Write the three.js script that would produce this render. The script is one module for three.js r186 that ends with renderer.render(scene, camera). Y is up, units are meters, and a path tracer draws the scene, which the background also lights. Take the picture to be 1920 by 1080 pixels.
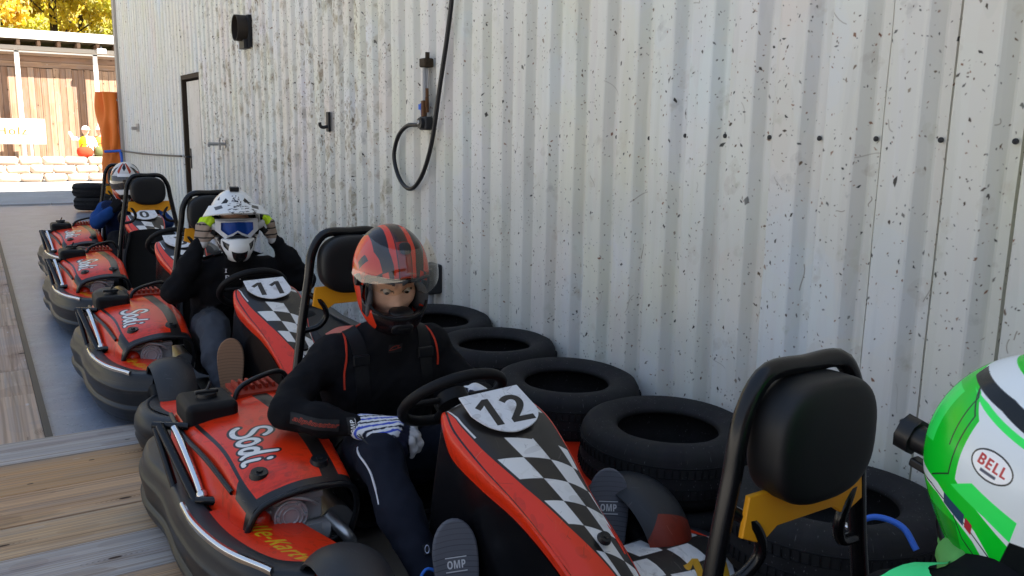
import * as THREE from 'three';
import { RoundedBoxGeometry } from 'three/addons/geometries/RoundedBoxGeometry.js';
import { mergeGeometries } from 'three/addons/utils/BufferGeometryUtils.js';
import { ImprovedNoise } from 'three/addons/math/ImprovedNoise.js';

// ---------- camera, sky, sun, exposure ----------
const scene = new THREE.Scene();
const EYE = new THREE.Vector3(0, 1.38, 0);
const camera = new THREE.PerspectiveCamera(37.76, 1920 / 1080, 0.05, 400);
camera.position.copy(EYE);
camera.up.set(0.0836, 0.9831, -0.1626);
camera.lookAt(EYE.x + 0.52884, EYE.y - 0.1821, EYE.z - 0.82895);

const SUN = new THREE.Vector3(5.2, 7, 4.4).normalize();      // towards the sun: behind the hall, over the camera's right shoulder
function makeSky() {                                          // clear autumn sky with a thin pale veil
  const W = 512, H = 256, d = new Float32Array(W * H * 4);
  for (let j = 0; j < H; j++) for (let i = 0; i < W; i++) {
    const up = ((j + 0.5) / H - 0.5) * Math.PI, az = ((i + 0.5) / W - 0.5) * 2 * Math.PI;
    const x = Math.cos(az) * Math.cos(up), y = Math.sin(up), z = Math.sin(az) * Math.cos(up);
    const c = Math.max(0, x * SUN.x + y * SUN.y + z * SUN.z), t = Math.pow(Math.max(0, y), 0.55);
    const glow = 0.5 * Math.pow(c, 24) + 0.22 * Math.pow(c, 4);
    const k = (j * W + i) * 4;
    d[k] = 0.62 * (1 - t) + 0.26 * t + glow; d[k + 1] = 0.66 * (1 - t) + 0.39 * t + glow * 0.96; d[k + 2] = 0.72 * (1 - t) + 0.64 * t + glow * 0.86; d[k + 3] = 1;
  }
  const t = new THREE.DataTexture(d, W, H, THREE.RGBAFormat, THREE.FloatType);
  t.mapping = THREE.EquirectangularReflectionMapping; t.magFilter = t.minFilter = THREE.LinearFilter; t.needsUpdate = true;
  return t;
}
const skyMap = makeSky();
scene.background = skyMap; scene.environment = skyMap;
scene.backgroundIntensity = scene.environmentIntensity = 0.22;
const sun = new THREE.DirectionalLight(new THREE.Color(1, 0.93, 0.82), 4.6);
sun.position.copy(SUN).multiplyScalar(60).add(new THREE.Vector3(0, 0, -15)); sun.target.position.set(0, 0, -15);
sun.castShadow = true; sun.shadow.mapSize.set(4096, 4096);
Object.assign(sun.shadow.camera, { left: -30, right: 30, top: 30, bottom: -30, near: 1, far: 140 });
scene.add(sun, sun.target);
const renderer = new THREE.WebGLRenderer({ antialias: true });
renderer.toneMapping = THREE.LinearToneMapping; renderer.toneMappingExposure = 6.3;
renderer.shadowMap.enabled = true;

// ---------- helpers ----------
const V = (x, y, z) => new THREE.Vector3(x, y, z);
let seedState = 7;
const seed = (s) => { seedState = s; };
const rnd = () => { seedState = (seedState + 0x6d2b79f5) | 0; let t = Math.imul(seedState ^ (seedState >>> 15), 1 | seedState); t = (t + Math.imul(t ^ (t >>> 7), 61 | t)) ^ t; return ((t ^ (t >>> 14)) >>> 0) / 4294967296; };
const rr = (a, b) => a + (b - a) * rnd();
const PN = new ImprovedNoise(), noise = (x, y, z = 0) => PN.noise(x, y, z);
const clamp = (x, a, b) => Math.min(b, Math.max(a, x)), lerp = (a, b, t) => a + (b - a) * t;
const sstep = (a, b, x) => { const t = clamp((x - a) / (b - a), 0, 1); return t * t * (3 - 2 * t); };
const used = {};
function numbered(n) { const k = used[n] = (used[n] ?? -1) + 1; return k ? n + '_' + String(k).padStart(3, '0') : n; }
function mat(r, g, b, rough = 0.6, o = {}) { const m = new THREE.MeshPhysicalMaterial({ roughness: rough, specularIntensity: rough > 0.5 ? 0.35 : 0.7, ...o }); m.color.setRGB(r, g, b); return m; }
function phys(r, g, b, o) { const m = new THREE.MeshPhysicalMaterial(o); m.color.setRGB(r, g, b); return m; }
function texmat(map, rough = 0.5, o = {}) { return new THREE.MeshPhysicalMaterial({ map, roughness: rough, specularIntensity: rough > 0.6 ? 0.4 : 0.8, ...o }); }
function mesh(name, g, m, parent) { const o = new THREE.Mesh(g, m); o.name = name; o.castShadow = o.receiveShadow = true; parent.add(o); return o; }
function thing(name, label, category, p = [0, 0, 0], turn = 0, group) {
  const o = new THREE.Group(); o.name = numbered(name); o.position.set(...p); o.rotation.y = turn; o.userData = { label, category };
  if (group) o.userData.group = group; scene.add(o); return o;
}
function solo(name, g, m, label, category, group) {
  const o = mesh(numbered(name), g, m, scene); o.userData = { label, category }; if (group) o.userData.group = group; return o;
}
function struct(name, g, m) { const o = g ? mesh(numbered(name), g, m, scene) : new THREE.Group(); if (!g) { o.name = numbered(name); scene.add(o); } o.userData = { kind: 'structure' }; return o; }
function mg(list) {
  const color = list.some((g) => g.attributes.color);
  return mergeGeometries(list.map((g0) => {
    const g = g0.index ? g0.toNonIndexed() : g0.clone(), n = g.attributes.position.count;
    if (!g.attributes.normal) g.computeVertexNormals();
    if (!g.attributes.uv) g.setAttribute('uv', new THREE.BufferAttribute(new Float32Array(n * 2), 2));
    if (color && !g.attributes.color) g.setAttribute('color', new THREE.BufferAttribute(new Float32Array(n * 3).fill(1), 3));
    for (const k of Object.keys(g.attributes)) if (!['position', 'normal', 'uv', 'color'].includes(k)) g.deleteAttribute(k);
    return g;
  }));
}
const box = (w, h, d, x = 0, y = 0, z = 0, r = 0) => { const g = r ? new RoundedBoxGeometry(w, h, d, 2, r) : new THREE.BoxGeometry(w, h, d); g.translate(x, y, z); return g; };
const cyl = (r0, r1, h, n = 20, open = false) => new THREE.CylinderGeometry(r1, r0, h, n, 1, open);
function between(g, a, b) { // a geometry built along y of length 1, laid from a to b
  const d = b.clone().sub(a), m = new THREE.Matrix4().compose(a.clone().add(b).multiplyScalar(0.5), new THREE.Quaternion().setFromUnitVectors(V(0, 1, 0), d.clone().normalize()), V(1, d.length(), 1));
  return g.applyMatrix4(m);
}
const rod = (a, b, r, n = 10) => between(cyl(r, r, 1, n), V(...a), V(...b));
const tube = (pts, r, n = 40, rs = 10, closed = false) => { const c = new THREE.CatmullRomCurve3(pts.map((p) => V(...p)), closed, 'centripetal'); return new THREE.TubeGeometry(c, n, r, rs, closed); };
function gridGeo(nu, nv, f) {           // f(u, v) -> Vector3 ; uv = (u, v)
  const p = [], uv = [], idx = [];
  for (let j = 0; j <= nv; j++) for (let i = 0; i <= nu; i++) { const q = f(i / nu, j / nv); p.push(q.x, q.y, q.z); uv.push(i / nu, j / nv); }
  for (let j = 0; j < nv; j++) for (let i = 0; i < nu; i++) { const a = j * (nu + 1) + i, b = a + 1, c = a + nu + 1, d = c + 1; idx.push(a, b, d, a, d, c); }
  const g = new THREE.BufferGeometry();
  g.setAttribute('position', new THREE.Float32BufferAttribute(p, 3)); g.setAttribute('uv', new THREE.Float32BufferAttribute(uv, 2)); g.setIndex(idx); g.computeVertexNormals();
  return g;
}
function shell(nu, nv, f, th) {         // gridGeo with thickness th (behind the face) and closed rims
  const g = gridGeo(nu, nv, f), P = g.attributes.position, N = g.attributes.normal, n = P.count;
  const bp = [], all = [];
  for (let k = 0; k < n; k++) bp.push(V(P.getX(k) - N.getX(k) * th, P.getY(k) - N.getY(k) * th, P.getZ(k) - N.getZ(k) * th));
  const at = (i, j) => j * (nu + 1) + i, fp = (k) => V(P.getX(k), P.getY(k), P.getZ(k));
  const back = gridGeo(nu, nv, (u, v) => bp[at(nu - Math.round(u * nu), Math.round(v * nv))]);
  back.setAttribute('uv', new THREE.Float32BufferAttribute(new Float32Array(n * 2).map((_, k) => { const q = k >> 1, i = q % (nu + 1), j = (q / (nu + 1)) | 0; return k & 1 ? j / nv : 1 - i / nu; }), 2));
  all.push(g, back);
  const rim = (ids) => { const m = ids.length - 1; const r = gridGeo(m, 1, (u, v) => { const k = ids[Math.round(u * m)]; return v < 0.5 ? bp[k] : fp(k); }); const U = g.attributes.uv, R = r.attributes.uv; for (let q = 0; q < 2 * (m + 1); q++) { const k = ids[q % (m + 1)]; R.setXY(q, U.getX(k), U.getY(k)); } all.push(r); };
  const I = [...Array(nu + 1).keys()], J = [...Array(nv + 1).keys()];
  rim(I.map((i) => at(i, 0))); rim(I.map((i) => at(nu - i, nv))); rim(J.map((j) => at(nu, j))); rim(J.map((j) => at(0, nv - j)));
  return mg(all);
}
function cr(a, t) {                     // Catmull-Rom through the rows of a (arrays of numbers)
  const n = a.length - 1, x = clamp(t, 0, 1) * n, i = Math.min(n - 1, Math.floor(x)), s = x - i;
  const p1 = a[i], p2 = a[i + 1], p0 = a[i - 1] ?? p1.map((q, k) => 2 * q - p2[k]), p3 = a[i + 2] ?? p2.map((q, k) => 2 * q - p1[k]);
  return p1.map((_, k) => 0.5 * (2 * p1[k] + (p2[k] - p0[k]) * s + (2 * p0[k] - 5 * p1[k] + 4 * p2[k] - p3[k]) * s * s + (3 * p1[k] - p0[k] - 3 * p2[k] + p3[k]) * s * s * s));
}
const net = (rows) => (u, v) => V(...cr(rows.map((r) => cr(r, u)), v));   // rows run along v, points of a row along u
function sweep(path, sec, n = 60, closedSec = true, capped = true) {   // path: [x,y,z] points, sec: [out, up] pairs, out = to the left of travel in plan
  const c = new THREE.CatmullRomCurve3(path.map((p) => V(...p)), false, 'centripetal'), m = sec.length, ns = closedSec ? m : m - 1;
  const rings = [];
  for (let i = 0; i <= n; i++) { const t = i / n, p = c.getPointAt(t), d = c.getTangentAt(t), o = V(d.z, 0, -d.x).normalize(); const s = typeof sec[0][0] === 'function' ? null : sec; rings.push(s.map(([a, b]) => p.clone().addScaledVector(o, a).add(V(0, b, 0)))); }
  const g = gridGeo(n, ns, (u, v) => rings[Math.round(u * n)][Math.round(v * ns) % m]);
  if (!capped) return g;
  const cap = (r, flip) => { const cc = r.reduce((q, p) => q.add(p), V(0, 0, 0)).multiplyScalar(1 / m); return gridGeo(m, 1, (u, v) => { const k = Math.round(u * m) % m; return v < 0.5 ? cc : r[flip ? (m - k) % m : k]; }); };
  return mg([g, cap(rings[0], true), cap(rings[n], false)]);
}
function canvasTex(w, h, draw, o = {}) {
  const c = document.createElement('canvas'); c.width = w; c.height = h; const x = c.getContext('2d'); draw(x, w, h);
  const t = new THREE.CanvasTexture(c); t.colorSpace = o.linear ? THREE.NoColorSpace : THREE.SRGBColorSpace; t.wrapS = t.wrapT = o.clamp ? THREE.ClampToEdgeWrapping : THREE.RepeatWrapping; t.anisotropy = 8; return t;
}
function dataTex(w, h, f, srgb = true) { // f(x, y) -> [r,g,b] 0..255, tileable when f is
  const d = new Uint8Array(w * h * 4);
  for (let j = 0; j < h; j++) for (let i = 0; i < w; i++) { const c = f(i, j), k = (j * w + i) * 4; d[k] = c[0]; d[k + 1] = c[1]; d[k + 2] = c[2]; d[k + 3] = 255; }
  const t = new THREE.DataTexture(d, w, h); t.colorSpace = srgb ? THREE.SRGBColorSpace : THREE.NoColorSpace; t.wrapS = t.wrapT = THREE.RepeatWrapping; t.magFilter = THREE.LinearFilter; t.needsUpdate = true; return t;
}
function uvScale(g, f) { const P = g.attributes.position, U = g.attributes.uv; for (let i = 0; i < P.count; i++) { const q = f(P.getX(i), P.getY(i), P.getZ(i), U.getX(i), U.getY(i)); U.setXY(i, q[0], q[1]); } return g; }
// fractal noise that tiles over 1 x 1
function tnoise(u, v, s, oct = 4, ay = 1) { let a = 0, k = 1, f = s; for (let o = 0; o < oct; o++) { const R = f / 6.2832, Rv = f * ay / 6.2832; a += k * noise(Math.cos(u * 6.2832) * R + 9.1 * o, Math.sin(u * 6.2832) * R + 3.7, Math.cos(v * 6.2832) * Rv + Math.sin(v * 6.2832) * Rv * 1.618 + o * 5.3); k *= 0.5; f *= 2; } return a; }
// ---------- the hall: trapezoidal steel cladding ----------
const W = 2.2, PITCH = 0.1975, Z0 = -1.13, FAR = -15.85, TOP = 7;
function grimeTex(dense, sd) {
  return canvasTex(2048, 2048, (x, w, h) => {           // 4 m x 4 m
    seed(sd);
    x.fillStyle = '#d6d4ca'; x.fillRect(0, 0, w, h);
    const wrapped = (px, py, f) => { for (const ox of [0, w, -w]) for (const oy of [0, h, -h]) { if (px + ox < -80 || px + ox > w + 80 || py + oy < -260 || py + oy > h + 260) continue; x.save(); x.translate(px + ox, py + oy); f(); x.restore(); } };
    for (let i = 0; i < 90; i++) { const px = rr(0, w), py = rr(0, h), r = rr(60, 220), c = rnd() < 0.5 ? '214,204,184' : '206,216,224', a = rr(0.03, 0.09); wrapped(px, py, () => { for (let q = 0; q < 7; q++) { x.fillStyle = `rgba(${c},${a})`; x.beginPath(); x.ellipse(Math.sin(q * 5 + r) * r * 0.5, Math.cos(q * 3 + r) * r * 0.6, r * 0.5, r * 0.8, q, 0, 7); x.fill(); } }); }
    for (let i = 0; i < 900; i++) {                     // washed streaks and patches of old paint
      const a = rr(0.012, 0.05), L = rr(40, 240), wd = rr(3, 26), c = rnd() < 0.55 ? '150,140,118' : rnd() < 0.5 ? '236,238,240' : '120,122,124', px = rr(0, w), py = rr(0, h);
      wrapped(px, py, () => { x.fillStyle = `rgba(${c},${a})`; x.beginPath(); x.ellipse(0, 0, wd, L, 0, 0, 7); x.fill(); });
    }
    for (let i = 0; i < 420 * (dense ? 2.6 : 1); i++) { // smudged stains
      const px = rr(0, w), py = rr(0, h), r = rr(4, dense ? 34 : 20), e = rr(1, 3), a = rr(0.03, dense ? 0.16 : 0.055), c = rnd() < 0.8 ? '104,84,54' : '80,80,70';
      wrapped(px, py, () => { for (let q = 0; q < 5; q++) { x.fillStyle = `rgba(${c},${a})`; x.beginPath(); x.ellipse(Math.sin(q * 9 + r) * r * 0.5, Math.cos(q * 7 + r) * r * 0.7, r * 0.35, r * 0.35 * e, q, 0, 7); x.fill(); } });
    }
    const fleck = (n, s0, s1, al) => {
      for (let i = 0; i < n; i++) {
        const px = rr(0, w), py = rr(0, h), s = rr(s0, s1) * (rnd() < 0.12 ? 2 : 1), an = rr(-0.9, 0.9), c = ['26,22,18', '46,35,24', '72,52,32', '30,32,30', '104,62,38'][(rnd() * 5) | 0], a = rr(0.45, 1) * al, bend = rr(-1, 1), e = rr(0.25, 0.7);
        wrapped(px, py, () => { x.rotate(an + Math.PI / 2 * (rnd() < 0.7)); x.fillStyle = `rgba(${c},${a})`; x.beginPath(); x.moveTo(-s, 0); x.lineTo(-s * rr(0, 0.5), s * (e + bend * 0.3)); x.lineTo(s * rr(0, 0.4), s * e * rr(0.3, 1)); x.lineTo(s, s * bend * 0.5); x.lineTo(s * rr(0, 0.5), -s * e * rr(0.3, 1)); x.lineTo(-s * rr(0.2, 0.7), -s * e * rr(0.2, 0.8)); x.fill(); });
      }
    };
    fleck(dense ? 19000 : 14000, 0.7, 2.4, 1); fleck(dense ? 3600 : 1150, 2, 4.6, 1); fleck(dense ? 260 : 30, 3.5, 5.2, 1);
    if (dense) for (let i = 0; i < 26; i++) { const cx = rr(0, w), cy = rr(0, h), R = rr(60, 170); for (let q = 0; q < 120; q++) { const an = rr(0, 6.3), r = R * Math.sqrt(rnd()), px = cx + Math.cos(an) * r * 0.6, py = cy + Math.sin(an) * r * 1.5; wrapped(px, py, () => { x.fillStyle = `rgba(${rnd() < 0.5 ? '74,58,38' : '104,86,58'},${rr(0.1, 0.5)})`; x.beginPath(); x.ellipse(0, 0, rr(1, 5), rr(2, 12), rr(-0.5, 0.5), 0, 7); x.fill(); }); } }
    for (let i = 0; i < (dense ? 420 : 200); i++) {     // thin dry tendrils and scratches
      const px = rr(0, w), py = rr(0, h), L = rr(8, 50), a = rr(-1.6, 1.6), al = rr(0.15, 0.55);
      wrapped(px, py, () => { x.rotate(a); x.strokeStyle = `rgba(70,56,40,${al})`; x.lineWidth = rr(0.7, 1.6); x.beginPath(); x.moveTo(0, 0); x.bezierCurveTo(L * 0.3, rr(-8, 8), L * 0.6, rr(-10, 10), L, rr(-4, 4)); x.stroke(); });
    }
  });
}
const clad = [grimeTex(false, 11), grimeTex(true, 23)].map((t) => texmat(t, 0.52, { metalness: 0 }));
const hall = thing('corrugated_hall', 'tall hall clad in dirty white corrugated steel beside the kart row', 'building');
const PROF = [[0, 0.08], [0.0225, 0.08], [0.0245, 0.002], [0.03, 0], [0.128, 0], [0.134, 0.003], [0.161, 0.036], [0.166, 0.039], [0.1942, 0.039], [0.1955, 0.08], [0.1975, 0.08]]; // z from a valley's far edge towards the camera, depth; the lap behind each rib gapes a little
function sheet(k0, k1, y0, y1, name, dz, sd) {           // ribs k0..k1 counted away from the camera
  const cols = [];
  for (let k = k1; k > k0; k--) for (let i = 0; i < PROF.length - 1; i++) cols.push([Z0 - k * PITCH + PROF[i][0], PROF[i][1]]);
  cols.push([Z0 - k0 * PITCH, 0.08]);
  const near = k0 < 40, nv = Math.max(2, Math.round((y1 - y0) * (near ? 9 : 3))), p = [], uv = [], idx = [], n = cols.length;
  let arc = 0; const arcs = cols.map((c, i) => (i ? arc += Math.hypot(c[0] - cols[i - 1][0], c[1] - cols[i - 1][1]) : 0));
  // each facet gets its own two columns so that the folds stay crisp
  for (let i = 0; i < n - 1; i++) {
    const b = p.length / 3;
    for (let j = 0; j <= nv; j++) for (const q of [i, i + 1]) {
      const y = lerp(y0, y1, j / nv), [z, d] = cols[q], warp = 0.0045 * noise(z * 2.3, y * 1.6, 3) + 0.003 * noise(z * 7, y * 5.5, 6);
      p.push(W + d + warp + dz, y, z + 0.004 * noise(y * 1.3, z * 3, 8)); uv.push((arcs[q] + sd * 1.37) / 4, y / 4 + sd * 0.13);
    }
    for (let j = 0; j < nv; j++) { const a = b + j * 2; idx.push(a, a + 2, a + 1, a + 1, a + 2, a + 3); }
  }
  const g = new THREE.BufferGeometry(); g.setAttribute('position', new THREE.Float32BufferAttribute(p, 3)); g.setAttribute('uv', new THREE.Float32BufferAttribute(uv, 2)); g.setIndex(idx); g.computeVertexNormals();
  const m = (k0 >= 15 && k0 < 45) ? clad[1] : clad[0];
  mesh(name, g, m, hall);
}
// the door takes ribs 45..50
{ const cuts = [-26, -21, -16, -11, -6, -1, 4, 9, 14, 19, 24, 29, 34, 40, 45, 50, 54, 59, 64, 69, 74];
  cuts.slice(0, -1).forEach((k, s) => sheet(k, cuts[s + 1], k === 45 ? 1.98 : 0, TOP, 'wall_sheet', (s % 2) * 0.002, s + 1)); }
const M = {
  dark: mat(0.018, 0.018, 0.02, 0.5), brown: mat(0.05, 0.035, 0.022, 0.75), trim: mat(0.42, 0.38, 0.33, 0.6), steel: mat(0.42, 0.42, 0.43, 0.35, { metalness: 0.9 }),
  hallcore: mat(0.25, 0.25, 0.25, 0.9), rust: mat(0.12, 0.06, 0.03, 0.8), blue: mat(0.03, 0.13, 0.55, 0.5), cream: mat(0.6, 0.58, 0.53, 0.6),
};
mesh('inner_wall', box(7.6, TOP - 0.06, 28.8, W + 0.26 + 3.8, (TOP - 0.06) / 2, FAR + 14.55), M.hallcore, hall);
mesh('roof', box(8.1, 0.12, 29.3, W + 3.95, TOP + 0.07, FAR + 14.6), M.hallcore, hall);
mesh('corner_trim', mg([box(0.05, TOP, 0.14, W - 0.012, TOP / 2, FAR + 0.07), box(0.3, TOP, 0.03, W + 0.11, TOP / 2, FAR - 0.02)]), M.trim, hall);
{ // door in its recess
  const zc = Z0 - 47.5 * PITCH, w = 5 * PITCH;
  mesh('door_frame', mg([box(0.2, 1.98, 0.05, W + 0.115, 0.99, zc - w / 2 + 0.02), box(0.2, 1.98, 0.05, W + 0.115, 0.99, zc + w / 2 - 0.02), box(0.2, 0.05, w - 0.08, W + 0.115, 1.957, zc)]), M.brown, hall);
  mesh('rubber_seal', box(0.05, 1.9, 0.09, W + 0.1, 0.955, zc - w / 2 + 0.09), M.dark, hall);
  const dt = canvasTex(512, 1024, (x, a, b) => { seed(5); x.fillStyle = '#cfcac0'; x.fillRect(0, 0, a, b); for (let i = 0; i < 130; i++) { x.fillStyle = `rgba(60,50,40,${rr(0.2, 0.8)})`; x.beginPath(); x.ellipse(rr(0, a), rr(0, b), rr(1, 3.5), rr(2, 9), rr(-1, 1), 0, 7); x.fill(); } for (let i = 0; i < 60; i++) { x.fillStyle = `rgba(150,140,120,${rr(0.03, 0.1)})`; x.beginPath(); x.ellipse(rr(0, a), rr(0, b), rr(10, 60), rr(20, 160), 0, 0, 7); x.fill(); } });
  const d = mesh('door', box(0.05, 1.9, w - 0.2, W + 0.075, 0.955, zc + 0.04), texmat(dt, 0.55), hall);
  mesh('handle', mg([rod([W + 0.05, 1.02, zc - w / 2 + 0.2], [W - 0.03, 1.02, zc - w / 2 + 0.2], 0.012), rod([W - 0.03, 1.02, zc - w / 2 + 0.2], [W - 0.03, 1.02, zc - w / 2 + 0.32], 0.011), box(0.012, 0.24, 0.045, W + 0.045, 1.0, zc - w / 2 + 0.2)]), M.dark, d);
}
{ // screws with their washers, one row at eye height
  const sg = mg([new THREE.SphereGeometry(0.0062, 10, 8).scale(0.55, 1, 1), cyl(0.008, 0.008, 0.003, 12).rotateZ(Math.PI / 2)]);
  for (let k = -1; k < 18; k++) { const s = mesh('screw', sg, M.dark, hall); s.position.set(W + 0.034, 1.378 + 0.004 * noise(k * 3.1, 1) - (k > 6 ? 0.012 : 0), Z0 - k * PITCH - 0.015); }
}
// ---------- things fixed to the cladding ----------
{
  const v = thing('vent_pipe', 'black round vent pipe sticking out high on the corrugated wall', 'vent', [W, 2.24, -7.98]);
  const o = cyl(0.115, 0.115, 0.11, 28, true).rotateZ(Math.PI / 2).translate(-0.055, 0.02, 0), i = cyl(0.108, 0.108, 0.11, 28, true).rotateZ(Math.PI / 2).translate(-0.055, 0.02, 0);
  mesh('pipe', mg([o, i, new THREE.RingGeometry(0.108, 0.115, 28).rotateY(-Math.PI / 2).translate(-0.11, 0.02, 0)]), mat(0.035, 0.028, 0.022, 0.6), v);
  mesh('flange', mg([box(0.03, 0.28, 0.24, -0.005, -0.01, 0), box(0.06, 0.08, 0.16, -0.025, -0.12, 0)]), M.dark, v);
  const t = thing('wall_tap', 'small grey metal tap on the cladding beside the cream door', 'tap', [W, 1.21, -8.95]);
  mesh('spout', mg([rod([0.03, 0, 0], [-0.17, 0, 0], 0.017), rod([-0.17, 0.005, 0], [-0.17, -0.03, 0], 0.015)]), M.steel, t);
  mesh('valve', mg([rod([-0.06, -0.06, 0], [-0.06, 0.055, 0], 0.015), rod([-0.06, 0.055, -0.05], [-0.06, 0.055, 0.05], 0.011), cyl(0.04, 0.04, 0.015).rotateZ(Math.PI / 2)]), M.steel, t);
  const c = thing('small_bracket', 'tiny pale bracket on the cladding near the far corner of the hall', 'bracket', [W, 1.35, -14.2]);
  mesh('plate', box(0.02, 0.12, 0.2, -0.012, 0, 0, 0.004), M.trim, c); mesh('lug', box(0.09, 0.05, 0.06, -0.06, -0.01, 0.03, 0.01), M.trim, c);
  const h = thing('wall_hook', 'dark metal hook on the cladding left of the hose', 'hook', [W, 1.43, -5.93]);
  mesh('back_plate', box(0.02, 0.14, 0.05, -0.01, 0, 0, 0.006), M.dark, h); mesh('hook_arm', tube([[-0.01, -0.03, 0], [-0.05, -0.04, 0], [-0.07, -0.03, 0], [-0.074, -0.005, 0]], 0.012, 14, 8), M.dark, h);
  const b = thing('socket_box', 'scuffed black socket box low on the wall behind the red helmet', 'socket box', [W, 0.53, -4.25]);
  mesh('housing', box(0.09, 0.17, 0.13, -0.04, 0.02, 0, 0.015), M.dark, b); mesh('cable_stub', tube([[-0.04, -0.06, 0], [-0.05, -0.12, 0.01], [-0.03, -0.2, 0.0]], 0.02, 12, 8), mat(0.3, 0.3, 0.3, 0.6), b);
  // air line: hose, gauge handle and clip
  solo('air_hose', tube([[W - 0.03, 3.6, -3.82], [W - 0.035, 2.6, -3.94], [W - 0.035, 2.05, -4.02], [W - 0.035, 1.62, -4.15], [W - 0.035, 1.27, -4.27], [W - 0.035, 1.1, -4.4], [W - 0.035, 1.04, -4.53], [W - 0.035, 1.09, -4.67], [W - 0.035, 1.22, -4.75], [W - 0.035, 1.34, -4.69], [W - 0.035, 1.405, -4.56], [W - 0.035, 1.41, -4.42]], 0.0125, 160, 10), mat(0.012, 0.012, 0.014, 0.45), 'black rubber air hose hanging in a loop on the wall', 'hose');
  const l = thing('tyre_inflator', 'grey and black inflator gun clipped upright where the hose ends', 'inflator', [W - 0.03, 1.42, -4.33]);
  mesh('gauge_body', mg([box(0.05, 0.075, 0.09, 0, 0, 0, 0.012), cyl(0.03, 0.03, 0.03).rotateZ(Math.PI / 2).translate(-0.03, 0, 0.005)]), M.dark, l);
  mesh('dial', mg([new THREE.TorusGeometry(0.009, 0.004, 8, 16).rotateY(Math.PI / 2).translate(-0.047, 0.004, 0.0)]), M.steel, l);
  mesh('connector', mg([rod([0, 0, -0.045], [0, -0.003, -0.1], 0.011), rod([0, -0.003, -0.07], [0, -0.003, -0.085], 0.015)]), M.steel, l);
  mesh('trigger', mg([box(0.025, 0.09, 0.03, -0.01, 0.08, -0.005, 0.006), rod([-0.01, 0.09, 0.03], [-0.02, 0.14, 0.05], 0.008), rod([0, 0.06, 0.02], [-0.01, 0.19, 0.035], 0.009)]), M.rust, l);
  mesh('lance', mg([rod([0, 0.04, -0.01], [0.005, 0.31, -0.02], 0.014), rod([0.01, 0.08, 0.012], [0.01, 0.3, -0.002], 0.005)]), mat(0.3, 0.3, 0.3, 0.45), l);
  mesh('blue_tape', mg([rod([0, 0.045, -0.02], [0, 0.11, -0.03], 0.019), box(0.02, 0.03, 0.02, -0.01, 0.09, -0.045)]), M.blue, l);
  mesh('clip', mg([box(0.06, 0.05, 0.07, 0.01, 0.33, -0.012, 0.01), box(0.02, 0.05, 0.015, 0.0, 0.36, 0.02)]), M.brown, l);
}
// ---------- ground ----------
function groundTex(base, vary, specks, sd, n = 1024) {
  return canvasTex(n, n, (x, w, h) => {
    seed(sd); x.fillStyle = `rgb(${base})`; x.fillRect(0, 0, w, h);
    for (let i = 0; i < 700; i++) { const q = rr(-vary, vary), c = base.map((b) => clamp(b + q, 0, 255) | 0); x.fillStyle = `rgba(${c},${rr(0.05, 0.25)})`; const px = rr(0, w), py = rr(0, h), a = rr(6, 90), b = a * rr(0.3, 1), t = rr(0, 3); for (const ox of [0, -w, w]) for (const oy of [0, -h, h]) { x.beginPath(); x.ellipse(px + ox, py + oy, a, b, t, 0, 7); x.fill(); } }
    for (let i = 0; i < specks; i++) { const d = rnd() < 0.6; x.fillStyle = d ? `rgba(25,25,28,${rr(0.1, 0.5)})` : `rgba(225,225,228,${rr(0.08, 0.35)})`; x.beginPath(); x.ellipse(rr(0, w), rr(0, h), rr(0.6, 2.6), rr(0.5, 1.5), rr(0, 3), 0, 7); x.fill(); }
    for (let i = 0; i < specks / 40; i++) { x.strokeStyle = `rgba(35,33,32,${rr(0.15, 0.5)})`; x.lineWidth = rr(0.6, 2); const px = rr(0, w), py = rr(0, h); x.beginPath(); x.moveTo(px, py); x.bezierCurveTo(px + rr(-20, 20), py + rr(-8, 8), px + rr(-30, 30), py + rr(-12, 12), px + rr(-50, 50), py + rr(-16, 16)); x.stroke(); }
  });
}
function flat(x0, x1, z0, z1, y, s, nx = 1, nz = 1) { return gridGeo(nx, nz, (u, v) => V(lerp(x0, x1, u), y, lerp(z1, z0, v))) && uvScale(gridGeo(nx, nz, (u, v) => V(lerp(x0, x1, u), y, lerp(z1, z0, v))), (x, _, z) => [x / s, z / s]); }
const yardTex = groundTex([168, 165, 160], 22, 5000, 31), matTex = groundTex([124, 131, 144], 26, 9000, 37);
struct('ground', flat(-160, 160, -240, 60, -0.012, 5), texmat(yardTex, 0.9));
struct('concrete_lane', flat(0.2, W + 0.05, -16.6, -4.06, 0.004, 2.2), texmat(matTex, 0.4, { bumpMap: matTex, bumpScale: 0.004 }));
{ // pale kerb at the end of the lane
  const k = struct('kerb'); for (let i = 0; i < 8; i++) mesh('kerb_stone', box(0.985, 0.05, 0.16, -2.4 + i, 0.008, -16.75, 0.008), mat(0.42, 0.41, 0.4, 0.85), k);
}
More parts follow.
